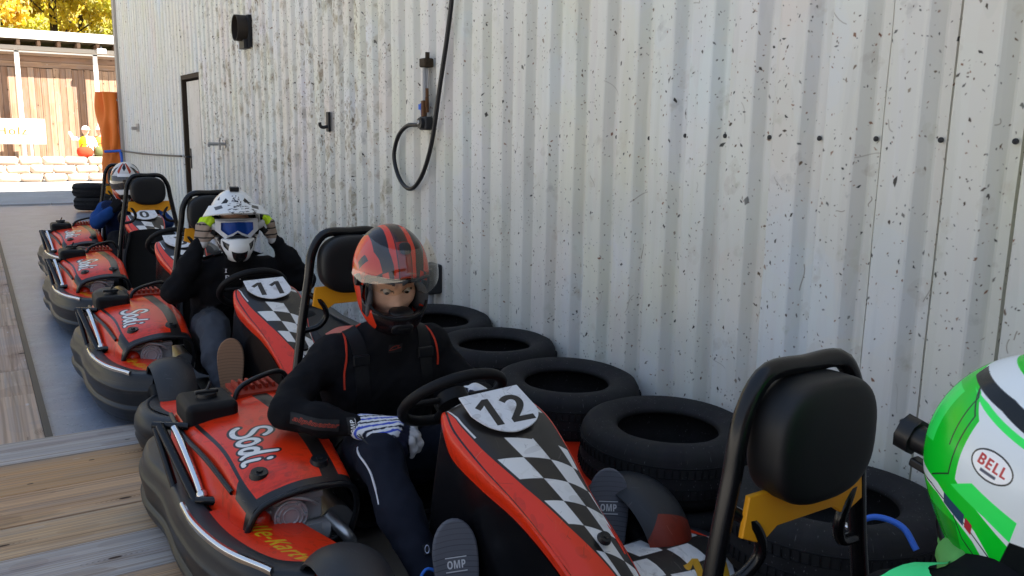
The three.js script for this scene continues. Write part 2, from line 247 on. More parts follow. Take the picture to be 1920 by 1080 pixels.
function woodTex(sd, base, n = 3) { // one plank: grain along u
  return canvasTex(1024, 256, (x, w, h) => {
    seed(sd); x.fillStyle = base; x.fillRect(0, 0, w, h);
    for (let i = 0; i < 260; i++) { const y = rr(0, h), a = rr(0.03, 0.16), c = rnd() < 0.5 ? '70,48,32' : rnd() < 0.5 ? '214,190,158' : '120,128,140'; x.strokeStyle = `rgba(${c},${a})`; x.lineWidth = rr(0.6, 4); x.beginPath(); x.moveTo(0, y); x.bezierCurveTo(w * 0.3, y + rr(-9, 9), w * 0.7, y + rr(-9, 9), w, y + rr(-6, 6)); x.stroke(); }
    for (let i = 0; i < 46; i++) { x.fillStyle = `rgba(${rnd() < 0.6 ? '118,126,138' : '88,62,42'},${rr(0.04, 0.13)})`; x.beginPath(); x.ellipse(rr(0, w), rr(0, h), rr(20, 170), rr(5, 40), rr(-0.1, 0.1), 0, 7); x.fill(); }
    for (let i = 0; i < n; i++) { const px = rr(0, w), py = rr(30, h - 30); for (let q = 6; q > 0; q--) { x.strokeStyle = `rgba(60,38,24,${0.5 - q * 0.06})`; x.lineWidth = 2; x.beginPath(); x.ellipse(px, py, q * 7, q * 3, 0.05, 0, 7); x.stroke(); } x.fillStyle = 'rgba(48,30,20,.85)'; x.beginPath(); x.ellipse(px, py, 9, 6, 0, 0, 7); x.fill(); }
    for (let i = 0; i < 26; i++) { x.strokeStyle = `rgba(40,28,20,${rr(0.2, 0.6)})`; x.lineWidth = rr(0.6, 1.8); const px = rr(0, w), py = rr(0, h); x.beginPath(); x.moveTo(px, py); x.lineTo(px + rr(20, 140), py + rr(-4, 4)); x.stroke(); }
    for (let i = 0; i < 3; i++) { x.fillStyle = 'rgba(40,34,32,.9)'; x.beginPath(); x.ellipse(rr(0, w), rr(20, h - 20), 4.5, 3.5, 0, 0, 7); x.fill(); x.fillStyle = 'rgba(200,205,210,.5)'; x.fillRect(rr(0, w), rr(0, h), rr(8, 26), rr(2, 5)); }
  });
}
const planks = [['#c9a078', 41], ['#c09468', 43], ['#cda981', 47], ['#b8aea6', 53], ['#c69d76', 59]].map(([c, s]) => texmat(woodTex(s, c), 0.68));
{
  const deck = struct('timber_deck'); seed(3);
  const seams = [-4.03, -3.755, -3.43, -3.145, -2.9, -2.62, -2.34, -2.06, -1.78, -1.5, -1.22, -0.94, -0.66, -0.38, -0.1, 0.18, 0.46];
  const order = [3, 1, 0, 2, 3, 4, 1, 0, 2, 3, 4, 0, 1, 2, 3, 0];
  for (let i = 0; i < seams.length - 1; i++) {
    const a = seams[i] + 0.003, b = seams[i + 1] - 0.003, x1 = W + 0.02, h = 0.036 + rr(-0.003, 0.003);
    const joint = i % 3 === 1 ? 1.3 : null, runs = joint ? [[-2.6, joint - 0.002], [joint + 0.002, x1]] : [[-2.6, x1]];
    runs.forEach(([p, q], r) => { const g = box(q - p, 0.034, b - a, (p + q) / 2, h - 0.017, (a + b) / 2, 0.004); const off = rnd(); uvScale(g, (x, y, z) => [x / 2.4 + off, (z - a) / (b - a) * 0.96 + 0.02]); mesh('plank', g, planks[(order[i] + r) % 5], deck); });
  }
  const ply = struct('board_walk'); const pm = [texmat(woodTex(61, '#c2a68e', 5), 0.7), texmat(woodTex(67, '#bda390', 6), 0.7)];
  for (let i = 0, z = -4.06; z > -16.4; i++, z -= 1.25) { const g = box(2.5, 0.022, 1.244, -1.08, 0.012, z - 0.625, 0.003); uvScale(g, (x, y, zz) => [zz / 1.6 + i * 0.31, x / 0.8]); mesh('board', g, pm[i % 2], ply); }
  mesh('edge_strip', box(0.03, 0.026, 12.4, 0.186, 0.01, -10.26), M.dark, ply);
}
// ---------- beyond the yard ----------
{
  const sackM = [mat(0.46, 0.36, 0.28, 0.9), mat(0.52, 0.42, 0.34, 0.9), mat(0.4, 0.31, 0.25, 0.9)]; seed(77);
  const sg = [0, 1, 2].map((q) => { const g = new RoundedBoxGeometry(0.5, 0.215, 0.34, 5, 0.09), P = g.attributes.position; for (let i = 0; i < P.count; i++) { const x = P.getX(i), y = P.getY(i), z = P.getZ(i); const k = 1 + 0.14 * noise(x * 6 + q * 9, y * 8, z * 6); P.setXYZ(i, x * k, y * k - 0.018 * Math.cos(x * 7) * (y > 0 ? 1 : 0), z * k); } g.computeVertexNormals(); return g; });
  const rowName = ['bottom', 'middle', 'top'], nth = ['leftmost', 'second', 'third', 'fourth', 'fifth', 'sixth', 'seventh'];
  for (let r = 0; r < 3; r++) for (let i = 0; i < 7; i++) {
    const o = solo('sandbag', sg[(i * 2 + r) % 3], sackM[(i + r * 2) % 3], `${nth[i]} pale sack${i ? ' from the left' : ''} in the ${rowName[r]} row of the low barrier`, 'sandbag', 'sacks of the low barrier');
    o.position.set(0.2 + i * 0.5 + (r % 2) * 0.22, 0.095 + r * 0.2, -23.75 - r * 0.05 + rr(-0.03, 0.03)); o.rotation.y = rr(-0.06, 0.06);
  }
  // barn
  const BZ = -35, barn = thing('timber_barn', 'long weathered timber barn with white edged roof in the sun', 'barn', [0, -0.22, BZ]);
  const bw = [['#93755f', 71], ['#866753', 73], ['#9d8069', 79]].map(([c, s]) => texmat(woodTex(s, c, 2), 0.85));
  mesh('back_wall', box(34, 4.1, 0.12, 3, 2.05, -0.14), mat(0.06, 0.045, 0.035, 0.9), barn);
  for (let i = 0; i < 62; i++) { const x = -5 + i * 0.2, h = 3.55 + rr(-0.02, 0.02); const g = box(0.188, h, 0.03, x, h / 2, rr(-0.006, 0.006)); const o = rnd(); uvScale(g, (X, y) => [y / 3 + o, (X - x) / 0.188 * 0.3 + o]); mesh('plank', g, bw[(rnd() * 3) | 0], barn); }
  for (let i = 0; i < 3; i++) { const g = box(12.6, 0.19, 0.04, 1.1, 3.66 + i * 0.2, -0.03 + i * 0.004); uvScale(g, (x, y) => [x / 3, (y - 3.5) / 0.6]); mesh('plank', g, bw[i], barn); }
  mesh('eave_beam', box(34, 0.14, 0.14, 3, 4.18, 0.5), M.trim, barn);
  for (let i = 0; i < 34; i++) mesh('rafter', box(0.1, 0.16, 1.5, -7 + i * 0.62, 4.36, -0.15), bw[i % 3], barn);
  const rf = mesh('roof', box(34, 0.1, 5, 3, 4.5, -1.75), M.brown, barn); mesh('fascia', box(34, 0.3, 0.05, 3, 4.62, 0.78), mat(0.72, 0.72, 0.7, 0.7), rf);
  const white = mat(0.75, 0.74, 0.72, 0.6);
  for (const x of [-3.6, 1.6, 4.05]) mesh('post', box(0.14, 4.1, 0.14, x, 2.05, 0.42), white, barn);
  mesh('top_rail', box(34, 0.05, 0.06, 3, 4.06, 0.46), white, barn);
  const lamp = thing('flood_lamp', 'small white lamp box under the barn eave', 'lamp', [4.25, 3.98, BZ + 0.66]); mesh('housing', box(0.3, 0.17, 0.16, 0, 0, 0.02, 0.02), white, lamp); mesh('bracket', box(0.06, 0.12, 0.1, 0, 0.1, -0.06), M.steel, lamp);
  const st = canvasTex(512, 192, (x, w, h) => { x.fillStyle = '#f6efe0'; x.fillRect(0, 0, w, h); x.fillStyle = '#6d5a2a'; x.font = 'bold 84px sans-serif'; x.textBaseline = 'middle'; x.fillText('y - Holz', 120, 96); }, { clamp: true });
  const sign = thing('board_sign', 'long white sign reading Holz in front of the barn', 'sign', [1.3, 1.12, BZ + 0.75]);
  const sgp = new THREE.PlaneGeometry(2.7, 0.82).translate(-0.4, 0, 0.016); mesh('print', sgp, texmat(st, 0.6), sign); mesh('board', box(2.74, 0.86, 0.03, -0.4, 0, -0.001), white, sign);
  for (const x of [-1.3, 0.5]) mesh('post', rod([x, -1.28, -0.05], [x, 0.3, -0.05], 0.04), white, sign);
  // tarpaulin rolled up at the hall corner, strap and rope
  const tg = gridGeo(48, 40, (u, v) => { const a = u * 6.2832, y = v * 1.93, r = 0.15 + 0.03 * Math.sin(a * 7 + v * 5) * (0.4 + Math.abs(v - 0.45)) + 0.03 * Math.sin(a * 4 - v * 6) * (0.3 + v * 0.7) + 0.05 * noise(Math.cos(a) * 2, v * 4, Math.sin(a) * 2) - 0.025 * sstep(0.08, 0, Math.abs(v - 0.48)) + 0.01 * v; return V(Math.cos(a) * r * 1.15, y, Math.sin(a) * r * 0.8); });
  const tarp = thing('orange_tarpaulin', 'orange tarpaulin bundled upright at the far corner of the hall', 'tarpaulin', [W - 0.13, 0, FAR - 0.15]);
  mesh('bundle', mg([tg, new THREE.CircleGeometry(0.155, 24).rotateX(-Math.PI / 2).scale(1.15, 1, 0.8).translate(0, 1.925, 0)]), mat(0.85, 0.2, 0.025, 0.5, { side: THREE.DoubleSide }), tarp);
  mesh('eyelet', new THREE.TorusGeometry(0.02, 0.007, 8, 14).translate(0.1, 1.8, 0.125), M.steel, tarp);
  solo('blue_strap', mg([tube([[W - 0.3, 0.94, FAR + 0.0], [W - 0.13, 0.95, FAR + 0.05], [W + -0.05, 0.96, FAR + 0.1]], 0.022, 14, 6), tube([[W - 0.06, 0.95, FAR + 0.11], [W - 0.05, 0.8, FAR + 0.12], [W - 0.06, 0.55, FAR + 0.1]], 0.026, 14, 6)]), M.blue, 'blue strap tied round the orange tarpaulin', 'strap');
  solo('tie_rope', tube([[W - 0.05, 0.955, FAR + 0.12], [W - 0.03, 0.97, -13.5], [W - 0.025, 1.02, -11.0]], 0.012, 30, 6), mat(0.2, 0.17, 0.13, 0.9), 'thin rope stretched from the blue strap to the door handle', 'rope');
  // trees on the slope behind the barn
  const leafM = [[0.62, 0.5, 0.03], [0.66, 0.48, 0.03], [0.56, 0.52, 0.04], [0.42, 0.42, 0.03]].map((c) => phys(...c, { roughness: 0.9, transmission: 0.45, thickness: 0, side: THREE.DoubleSide }));
  const bark = mat(0.05, 0.04, 0.03, 0.95);
  const hill = struct('hill', gridGeo(40, 24, (u, v) => { const x = lerp(-50, 60, u), z = lerp(-38, -110, v); return V(x, -0.05 + 16 * sstep(0, 0.6, v) + 0.8 * noise(x * 0.1, z * 0.1), z); }), mat(0.12, 0.11, 0.04, 0.95));
  const words = ['golden yellow tree', 'amber tree', 'lime yellow tree', 'darker olive tree'], spots = [[-4.5, -41, 11, 0], [0.2, -40, 10, 1], [3.4, -42.5, 12, 0], [6.6, -41, 11.5, 2], [1.8, -48, 15, 2], [5.2, -49, 15, 1], [-2.2, -49, 15, 0], [8.6, -50, 14, 3], [-7.5, -46, 13, 2]];
  const where = ['leftmost over the barn roof', 'over the barn roof above the sign', 'over the middle of the barn roof', 'over the barn roof next to the hall', 'up the slope in the second row behind the sign', 'up the slope in the second row above the workers', 'up the slope in the second row on the left', 'up the slope close to the hall edge', 'farthest left on the slope'];
  spots.forEach(([x, z, h, c], k) => {
    seed(300 + k); const y0 = z < -44 ? 2.4 : 0.3, t = thing('autumn_tree', `${words[c]} ${where[k]}`, 'tree', [x, y0, z], 0, 'autumn trees behind the barn');
    const limbs = [rod([0, 0, 0], [0.1, h * 0.75, 0], 0.16)];
    const clumps = []; for (let i = 0; i < 46; i++) { const a = rr(0, 6.28), v = rr(0.22, 1), r = Math.sqrt(rnd()) * 2.6 * Math.sin(Math.min(1, v * 1.05) * 2.6 + 0.35) ; clumps.push([Math.cos(a) * r, v * h, Math.sin(a) * r, rr(0.45, 0.95)]); }
    clumps.slice(0, 16).forEach((q) => limbs.push(rod([0.05, q[1] * 0.72, 0], [q[0], q[1], q[2]], 0.035, 5)));
    mesh('trunk', mg(limbs), bark, t);
    const p = [], n = 7000; for (let i = 0; i < n; i++) {
      const q = clumps[(rnd() * clumps.length) | 0], d = V(rr(-1, 1), rr(-1, 1), rr(-1, 1)).normalize().multiplyScalar(q[3] * Math.cbrt(rnd())), s = rr(0.08, 0.17), e = new THREE.Euler(rr(0, 6), rr(0, 6), rr(0, 6));
      const a = V(s, 0, 0).applyEuler(e), b = V(0, s * 0.7, 0).applyEuler(e), o = V(q[0], q[1], q[2]).add(d), c0 = o.clone().sub(a), c1 = o.clone().add(b), c2 = o.clone().add(a), c3 = o.clone().sub(b);
      for (const w of [c0, c3, c2, c0, c2, c1]) p.push(w.x, w.y, w.z);
    }
    const g = new THREE.BufferGeometry(); g.setAttribute('position', new THREE.Float32BufferAttribute(p, 3)); g.computeVertexNormals(); mesh('crown', g, leafM[c], t);
  });
}
// ---------- go-karts: forward is +z, the driver's left is +x, the origin lies under the roll hoop ----------
const K = {
  red: phys(0.66, 0.026, 0.005, { roughness: 0.3, clearcoat: 0.35, clearcoatRoughness: 0.25 }), black: mat(0.0085, 0.009, 0.0105, 0.36), matte: mat(0.007, 0.007, 0.008, 0.55), gloss: mat(0.005, 0.005, 0.006, 0.24),
  rubber: mat(0.009, 0.009, 0.01, 0.7), yellow: mat(0.78, 0.33, 0.012, 0.45), chrome: mat(0.72, 0.72, 0.72, 0.16, { metalness: 1 }), dullred: mat(0.3, 0.025, 0.01, 0.6), cast: mat(0.36, 0.37, 0.39, 0.42, { metalness: 0.2 }), alu: mat(0.5, 0.5, 0.5, 0.38, { metalness: 0.9 }), pad: mat(0.006, 0.0065, 0.0075, 0.5),
};
const RED = '#e03210', INK = '#231f1d', WHITE = '#d9d6d2';
function scuff(x, w, h, n, a, sd, pale = 0.5) { seed(sd); for (let i = 0; i < n; i++) { x.strokeStyle = rnd() < pale ? `rgba(225,220,215,${rr(0.1, a)})` : `rgba(25,20,18,${rr(0.1, a)})`; x.lineWidth = rr(0.4, 2.2); const px = rr(0, w), py = rr(0, h), L = rr(4, 46), t = rr(0, 6.3); x.beginPath(); x.moveTo(px, py); x.quadraticCurveTo(px + Math.cos(t) * L * 0.5 + rr(-4, 4), py + Math.sin(t) * L * 0.5, px + Math.cos(t) * L, py + Math.sin(t) * L); x.stroke(); } for (let i = 0; i < n * 0.7; i++) { x.fillStyle = `rgba(30,20,15,${rr(0.02, 0.1)})`; x.beginPath(); x.ellipse(rr(0, w), rr(0, h), rr(3, 30), rr(3, 16), rr(0, 3), 0, 7); x.fill(); } }
function poly(x, c, ...p) { x.fillStyle = c; x.beginPath(); p.forEach(([a, b], i) => (i ? x.lineTo(a, b) : x.moveTo(a, b))); x.closePath(); x.fill(); }
function script(x, s) { // hand-drawn script lettering "Sodi", drawn along +x from the origin, unit = s
  const letters = [[[0.75, -0.85, 0.5, -1.25, 0.05, -1.15, 0.05, -0.8], [0.05, -0.45, 0.7, -0.55, 0.66, -0.12], [0.6, 0.2, 0.0, 0.22, -0.18, -0.08]], [[1.2, -0.58, 0.78, -0.6, 0.78, 0.05, 1.1, 0.05], [1.45, 0.0, 1.42, -0.55, 1.15, -0.56]], [[1.98, -0.45, 1.6, -0.7, 1.45, 0.02, 1.75, 0.04], [1.95, 0.02, 2.05, -0.5, 2.2, -1.1], [2.05, -0.5, 2.02, -0.1, 2.2, 0.02]], [[2.55, -0.5, 2.48, -0.2, 2.42, 0.1, 2.72, -0.02]]];
  const draw = (c, lw) => { x.strokeStyle = c; x.fillStyle = c; x.lineWidth = lw * s; x.lineCap = x.lineJoin = 'round'; for (const L of letters) { x.beginPath(); L.forEach((q, i) => { const p = q.map((v) => v * s); if (!i) { x.moveTo(p[0], p[1]); x.bezierCurveTo(p[2], p[3], p[4], p[5], p[6], p[7]); } else x.bezierCurveTo(p[0], p[1], p[2], p[3], p[4], p[5]); }); x.stroke(); } x.beginPath(); x.arc(2.68 * s, -0.85 * s, lw * s * 0.55, 0, 7); x.fill(); };
  draw('#1b1413', 0.36); draw('#e4e0da', 0.19);
}
const fv = (g) => uvScale(g, (a, b, c, u, v) => [u, 1 - v]);
function skin(rows, nu, nv, th) { // a shell through a net of points seen from above, its map drawn as seen from above
  const f = net(rows); return fv(shell(nu, nv, (u, v) => f(u, v), -th));
}
function superBox(a, b, c, e = 3, nu = 40, nv = 24) { const pw = (q, n) => Math.sign(q) * Math.pow(Math.abs(q), 2 / n); return gridGeo(nu, nv, (u, v) => { const t = u * 6.2832, s = (v - 0.5) * Math.PI; return V(a * pw(Math.cos(s), e) * pw(Math.cos(t), 2.7), b * pw(Math.cos(s), e) * pw(Math.sin(t), 2.7), c * pw(Math.sin(s), e)); }); }
const mirror = (g) => { const q = g.clone().scale(-1, 1, 1); if (q.index) { const i = q.index.array; for (let k = 0; k < i.length; k += 3) { const t = i[k]; i[k] = i[k + 1]; i[k + 1] = t; } } else for (const a of Object.values(q.attributes)) for (let k = 0; k < a.count; k += 3) for (let c = 0; c < a.itemSize; c++) { const s = a.itemSize, t = a.array[k * s + c]; a.array[k * s + c] = a.array[(k + 1) * s + c]; a.array[(k + 1) * s + c] = t; } return q; };

const noseMap = canvasTex(512, 1024, (x, w, h) => {
  const X = (u) => u * w, Y = (v) => v * h;
  x.fillStyle = INK; x.fillRect(0, 0, w, h);
  poly(x, RED, [0, 0], [X(0.27), 0], [X(0.27), h], [0, h]); poly(x, RED, [X(0.73), 0], [w, 0], [w, h], [X(0.73), h]);
  const wedge = [[0.27, 0.1], [0.32, 0.22], [0.345, 0.38], [0.385, 0.55], [0.44, 0.7], [0.52, 0.86], [0.6, 1]];
  x.save(); x.beginPath(); wedge.forEach(([u, v], i) => (i ? x.lineTo(X(u + 0.012), Y(v)) : x.moveTo(X(u), Y(0.1)))); x.lineTo(X(0.73), h); x.lineTo(X(0.73), Y(0.26)); x.lineTo(X(0.6), Y(0.31)); x.lineTo(X(0.55), Y(0.4)); x.lineTo(X(0.36), Y(0.35)); x.closePath(); x.clip();
  for (let j = 0; j < 9; j++) for (let i = -2; i < 6; i++) if ((i + j) % 2) { const q = (a, b) => [X(0.345 + a * 0.105 + b * 0.018), Y(0.345 + b * 0.086 + a * 0.026)]; poly(x, WHITE, q(i, j), q(i + 1, j), q(i + 1, j + 1), q(i, j + 1)); }
  x.restore();
  poly(x, RED, [X(0.27), Y(0.1)], ...wedge.slice(1).map(([u, v]) => [X(u), Y(v)]), [X(0.27), h]);
  x.strokeStyle = WHITE; x.lineWidth = 5; x.beginPath(); x.moveTo(X(0.28), Y(0.1)); x.lineTo(X(0.33), Y(0.22)); x.lineTo(X(0.352), Y(0.34)); x.stroke();
  poly(x, WHITE, [X(0.3), Y(0.01)], [X(0.5), Y(0.0)], [X(0.5), Y(0.025)], [X(0.34), Y(0.035)], [X(0.38), Y(0.11)], [X(0.35), Y(0.11)]);
  poly(x, RED, [X(0.56), 0], [X(0.73), 0], [X(0.73), Y(0.24)], [X(0.67), Y(0.14)]);
  poly(x, WHITE, [X(0.64), Y(0.24)], [X(0.73), Y(0.24)], [X(0.73), Y(0.275)], [X(0.66), Y(0.27)]);
  x.strokeStyle = '#1a1416'; x.lineWidth = 11; for (const u of [0.27, 0.73]) { x.beginPath(); x.moveTo(X(u), 0); x.lineTo(X(u), h); x.stroke(); }
  x.strokeStyle = '#151211'; x.lineWidth = 3; x.strokeRect(X(0.47), Y(0.335), 52, 26);
  scuff(x, w, h, 260, 0.3, 901, 0.4);
}, { clamp: true });
const coverMap = canvasTex(768, 1024, (x, w, h) => {
  const X = (u) => u * w, Y = (v) => v * h;
  x.fillStyle = RED; x.fillRect(0, 0, w, h);
  poly(x, INK, [X(0.6), 0], [X(0.7), 0], [X(0.735), Y(0.45)], [X(0.77), h], [X(0.66), h], [X(0.64), Y(0.5)]);
  x.strokeStyle = INK; x.lineWidth = 24; x.beginPath(); x.moveTo(X(0.26), 0); x.lineTo(X(0.3), h); x.stroke();
  x.fillStyle = INK; x.fillRect(0, Y(0.935), w, h); x.fillRect(0, 0, X(0.03), h);
  poly(x, INK, [X(0.16), Y(0.78)], [X(0.3), Y(0.72)], [X(0.3), h], [X(0.16), h]);
  x.save(); x.translate(X(0.4), Y(0.4)); x.rotate(Math.PI / 2 + 0.16); script(x, 98); x.restore();
  scuff(x, w, h, 420, 0.34, 905, 0.4);
  seed(8); for (let i = 0; i < 60; i++) { x.fillStyle = `rgba(40,12,8,${rr(0.03, 0.1)})`; x.beginPath(); x.ellipse(rr(X(0.3), X(0.62)), rr(Y(0.7), h), rr(8, 46), rr(4, 24), rr(0, 3), 0, 7); x.fill(); }
}, { clamp: true });
const podMap = canvasTex(512, 768, (x, w, h) => {
  x.fillStyle = RED; x.fillRect(0, 0, w, h); x.save(); x.translate(w * 0.27, h * 0.08); x.rotate(Math.PI / 2); x.fillStyle = '#d2a31c'; x.font = 'italic bold 118px sans-serif'; x.scale(0.8, 1.25); x.fillText('Mülle-Kartver', 0, 0); x.restore();
  scuff(x, w, h, 240, 0.3, 911, 0.35); x.fillStyle = 'rgba(30,16,12,.6)'; x.fillRect(0, 0, 26, h);
}, { clamp: true });
const frontMaps = [0, 1].map((left) => canvasTex(512, 512, (x, w, h) => {
  x.fillStyle = INK; x.fillRect(0, 0, w, h);
  if (left) { for (let i = 0; i < 5; i++) for (let j = 0; j < 5; j++) if ((i + j) % 2) { poly(x, WHITE, [i * 120 + j * 24, j * 105], [i * 120 + 118 + j * 24, j * 105 + 12], [i * 120 + 124 + j * 24, j * 105 + 104], [i * 120 + 10 + j * 24, j * 105 + 96]); } x.save(); x.translate(190, 330); x.rotate(0.35); x.fillStyle = '#c9931c'; x.font = 'bold 250px serif'; x.fillText('11', 0, 0); x.restore(); poly(x, RED, [430, 0], [512, 0], [512, 130]); }
  else { poly(x, RED, [330, 0], [430, 0], [500, 330], [420, 512], [340, 512], [400, 300]); }
  scuff(x, w, h, 320, 0.5, 921 + left, 0.6);
}, { clamp: true }));
const fenderMaps = [0, 1].map((left) => canvasTex(256, 512, (x, w, h) => { x.fillStyle = '#26272a'; x.fillRect(0, 0, w, h); if (left) { poly(x, '#7d2a18', [0, 400], [80, 350], [w, 380], [w, 512], [0, 512]); } scuff(x, w, h, 110, 0.22, 931 + left, 0.5); }, { clamp: true }));
const K2 = { nose: texmat(noseMap, 0.28), cover: texmat(coverMap, 0.28), pod: texmat(podMap, 0.34), front: frontMaps.map((t) => texmat(t, 0.45)), fender: fenderMaps.map((t) => texmat(t, 0.5)) };

const bumperMap = canvasTex(2048, 256, (x, w, h) => { x.fillStyle = '#1c1e22'; x.fillRect(0, 0, w, h); seed(71); for (let i = 0; i < 900; i++) { x.strokeStyle = rnd() < 0.6 ? `rgba(120,124,130,${rr(0.04, 0.22)})` : `rgba(6,6,8,${rr(0.1, 0.4)})`; x.lineWidth = rr(0.4, 2); const px = rr(0, w), py = rr(0, h), L = rr(8, 110); x.beginPath(); x.moveTo(px, py); x.lineTo(px + L, py + rr(-6, 6)); x.stroke(); } for (let i = 0; i < 160; i++) { x.fillStyle = rnd() < 0.5 ? `rgba(110,112,116,${rr(0.02, 0.1)})` : `rgba(120,96,70,${rr(0.02, 0.08)})`; x.beginPath(); x.ellipse(rr(0, w), rr(0, h), rr(6, 60), rr(3, 14), 0, 0, 7); x.fill(); } for (let i = 0; i < 14; i++) { x.fillStyle = `rgba(150,40,20,${rr(0.1, 0.3)})`; x.fillRect(rr(0, w), rr(0, h), rr(6, 40), rr(1, 4)); } });
K2.bumper = texmat(bumperMap, 0.4);
const noseRow = (z, top, wt, ws, drop) => { const L = [[-ws * 0.95, top - drop, z], [-ws, top - drop * 0.6, z], [-ws * 0.985, top - drop * 0.25, z], [-wt - 0.012, top - 0.012, z], [-wt * 0.62, top + 0.004, z], [0, top + 0.01, z]]; return [...L, ...L.slice(0, 5).reverse().map(([a, b, c]) => [-a, b, c])]; };
const KG = {};
KG.nose = skin([noseRow(0.935, 0.632, 0.085, 0.115, 0.06), noseRow(0.98, 0.646, 0.105, 0.14, 0.08), noseRow(1.06, 0.62, 0.122, 0.156, 0.09), noseRow(1.18, 0.566, 0.112, 0.14, 0.075), noseRow(1.3, 0.51, 0.09, 0.112, 0.058), noseRow(1.42, 0.452, 0.076, 0.094, 0.052), noseRow(1.54, 0.386, 0.066, 0.084, 0.05), noseRow(1.67, 0.29, 0.06, 0.078, 0.05)], 40, 48, 0.008).translate(0.008, 0, 0);
KG.guard = mg([-1, 1].map((s) => { const f = net([[[0.11, 0.58, 0.95], [0.12, 0.48, 0.94], [0.13, 0.36, 0.93], [0.14, 0.24, 0.93]], [[0.125, 0.53, 1.1], [0.12, 0.42, 1.1], [0.11, 0.28, 1.1], [0.12, 0.14, 1.1]], [[0.09, 0.45, 1.3], [0.085, 0.34, 1.3], [0.085, 0.2, 1.3], [0.11, 0.08, 1.3]], [[0.07, 0.36, 1.5], [0.07, 0.23, 1.5], [0.08, 0.14, 1.5], [0.12, 0.07, 1.5]]]); return shell(14, 24, (u, v) => f(u, v).multiply(V(s, 1, 1)), 0.006 * s); }).concat([tube([[-0.14, 0.25, 0.93], [-0.12, 0.15, 1.1], [-0.11, 0.09, 1.3]], 0.009, 20, 8), tube([[0.14, 0.25, 0.93], [0.12, 0.15, 1.1], [0.11, 0.09, 1.3]], 0.009, 20, 8), tube([[-0.11, 0.58, 0.95], [-0.12, 0.48, 0.94], [-0.13, 0.36, 0.93], [-0.14, 0.24, 0.93]], 0.007, 20, 8)]));
const coverRow = (z, p) => p.map(([a, b]) => [a, b, z]);
KG.cover = skin([coverRow(0.0, [[-0.655, 0.3], [-0.635, 0.42], [-0.58, 0.445], [-0.46, 0.46], [-0.36, 0.47], [-0.29, 0.46], [-0.27, 0.41]]), coverRow(0.2, [[-0.665, 0.27], [-0.64, 0.415], [-0.575, 0.448], [-0.45, 0.46], [-0.35, 0.465], [-0.28, 0.45], [-0.255, 0.4]]), coverRow(0.42, [[-0.645, 0.22], [-0.61, 0.395], [-0.555, 0.432], [-0.44, 0.448], [-0.34, 0.448], [-0.27, 0.435], [-0.25, 0.385]]), coverRow(0.6, [[-0.625, 0.2], [-0.595, 0.36], [-0.555, 0.396], [-0.44, 0.42], [-0.35, 0.42], [-0.285, 0.408], [-0.26, 0.36]]), coverRow(0.7, [[-0.6, 0.2], [-0.575, 0.325], [-0.54, 0.358], [-0.45, 0.382], [-0.36, 0.384], [-0.29, 0.37], [-0.265, 0.325]])], 44, 40, 0.01);
KG.lip = mg([tube([[-0.59, 0.245, 0.69], [-0.582, 0.29, 0.697], [-0.548, 0.345, 0.702], [-0.45, 0.373, 0.704], [-0.36, 0.375, 0.704], [-0.285, 0.356, 0.702], [-0.262, 0.29, 0.69], [-0.27, 0.2, 0.66]], 0.0095, 60, 8), tube([[-0.59, 0.245, 0.69], [-0.44, 0.178, 0.69], [-0.27, 0.2, 0.66]], 0.009, 20, 8), tube([[-0.645, 0.425, 0.0], [-0.648, 0.42, 0.2], [-0.622, 0.4, 0.42], [-0.598, 0.365, 0.6]], 0.008, 20, 8)]);
KG.knob = mg([cyl(0.03, 0.024, 0.018, 18), cyl(0.011, 0.009, 0.028, 10)]);
KG.engine = mg([box(0.17, 0.13, 0.13, -0.44, 0.27, 0.5, 0.02), ...[0, 1, 2, 3, 4, 5].map((i) => box(0.19, 0.011, 0.16, -0.43, 0.215 + i * 0.023, 0.51, 0.004)), cyl(0.035, 0.035, 0.16, 16).rotateZ(1.4).translate(-0.37, 0.23, 0.58), cyl(0.05, 0.045, 0.05, 16).rotateX(1.57).translate(-0.41, 0.3, 0.6), box(0.06, 0.07, 0.05, -0.34, 0.3, 0.58, 0.01), ...[0, 1, 2].map((i) => new THREE.TorusGeometry(0.047 - i * 0.012, 0.004, 6, 24).translate(-0.41, 0.3, 0.625)), ...[0, 1, 2, 3, 4, 5].map((i) => cyl(0.006, 0.006, 0.014, 6).rotateX(1.57).translate(-0.41 + Math.cos(i) * 0.04, 0.3 + Math.sin(i) * 0.04, 0.628)), box(0.1, 0.02, 0.03, -0.36, 0.345, 0.6, 0.005), tube([[-0.45, 0.33, 0.6], [-0.42, 0.36, 0.63], [-0.37, 0.35, 0.64], [-0.33, 0.32, 0.62]], 0.006, 16, 6), box(0.05, 0.035, 0.004, -0.345, 0.245, 0.625, 0.001)]);
KG.engineRed = mg([new THREE.SphereGeometry(0.036, 16, 12).scale(1, 1, 0.8).translate(-0.49, 0.285, 0.585), box(0.07, 0.08, 0.06, -0.52, 0.24, 0.54, 0.015), box(0.03, 0.04, 0.03, -0.47, 0.24, 0.6, 0.008)]);
KG.muffler = mg([cyl(0.055, 0.055, 0.2, 20).rotateX(1.57).translate(-0.3, 0.22, 0.5), tube([[-0.33, 0.25, 0.6], [-0.29, 0.2, 0.67], [-0.27, 0.13, 0.62]], 0.02, 16, 8)]);
KG.tank = new RoundedBoxGeometry(0.165, 0.085, 0.19, 4, 0.024).translate(-0.55, 0.462, 0.105);
KG.cap = mg([cyl(0.034, 0.032, 0.016, 20).translate(-0.55, 0.51, 0.11), box(0.075, 0.014, 0.018, -0.55, 0.521, 0.11, 0.005), rod([-0.55, 0.521, 0.11], [-0.535, 0.55, 0.105], 0.005)]);
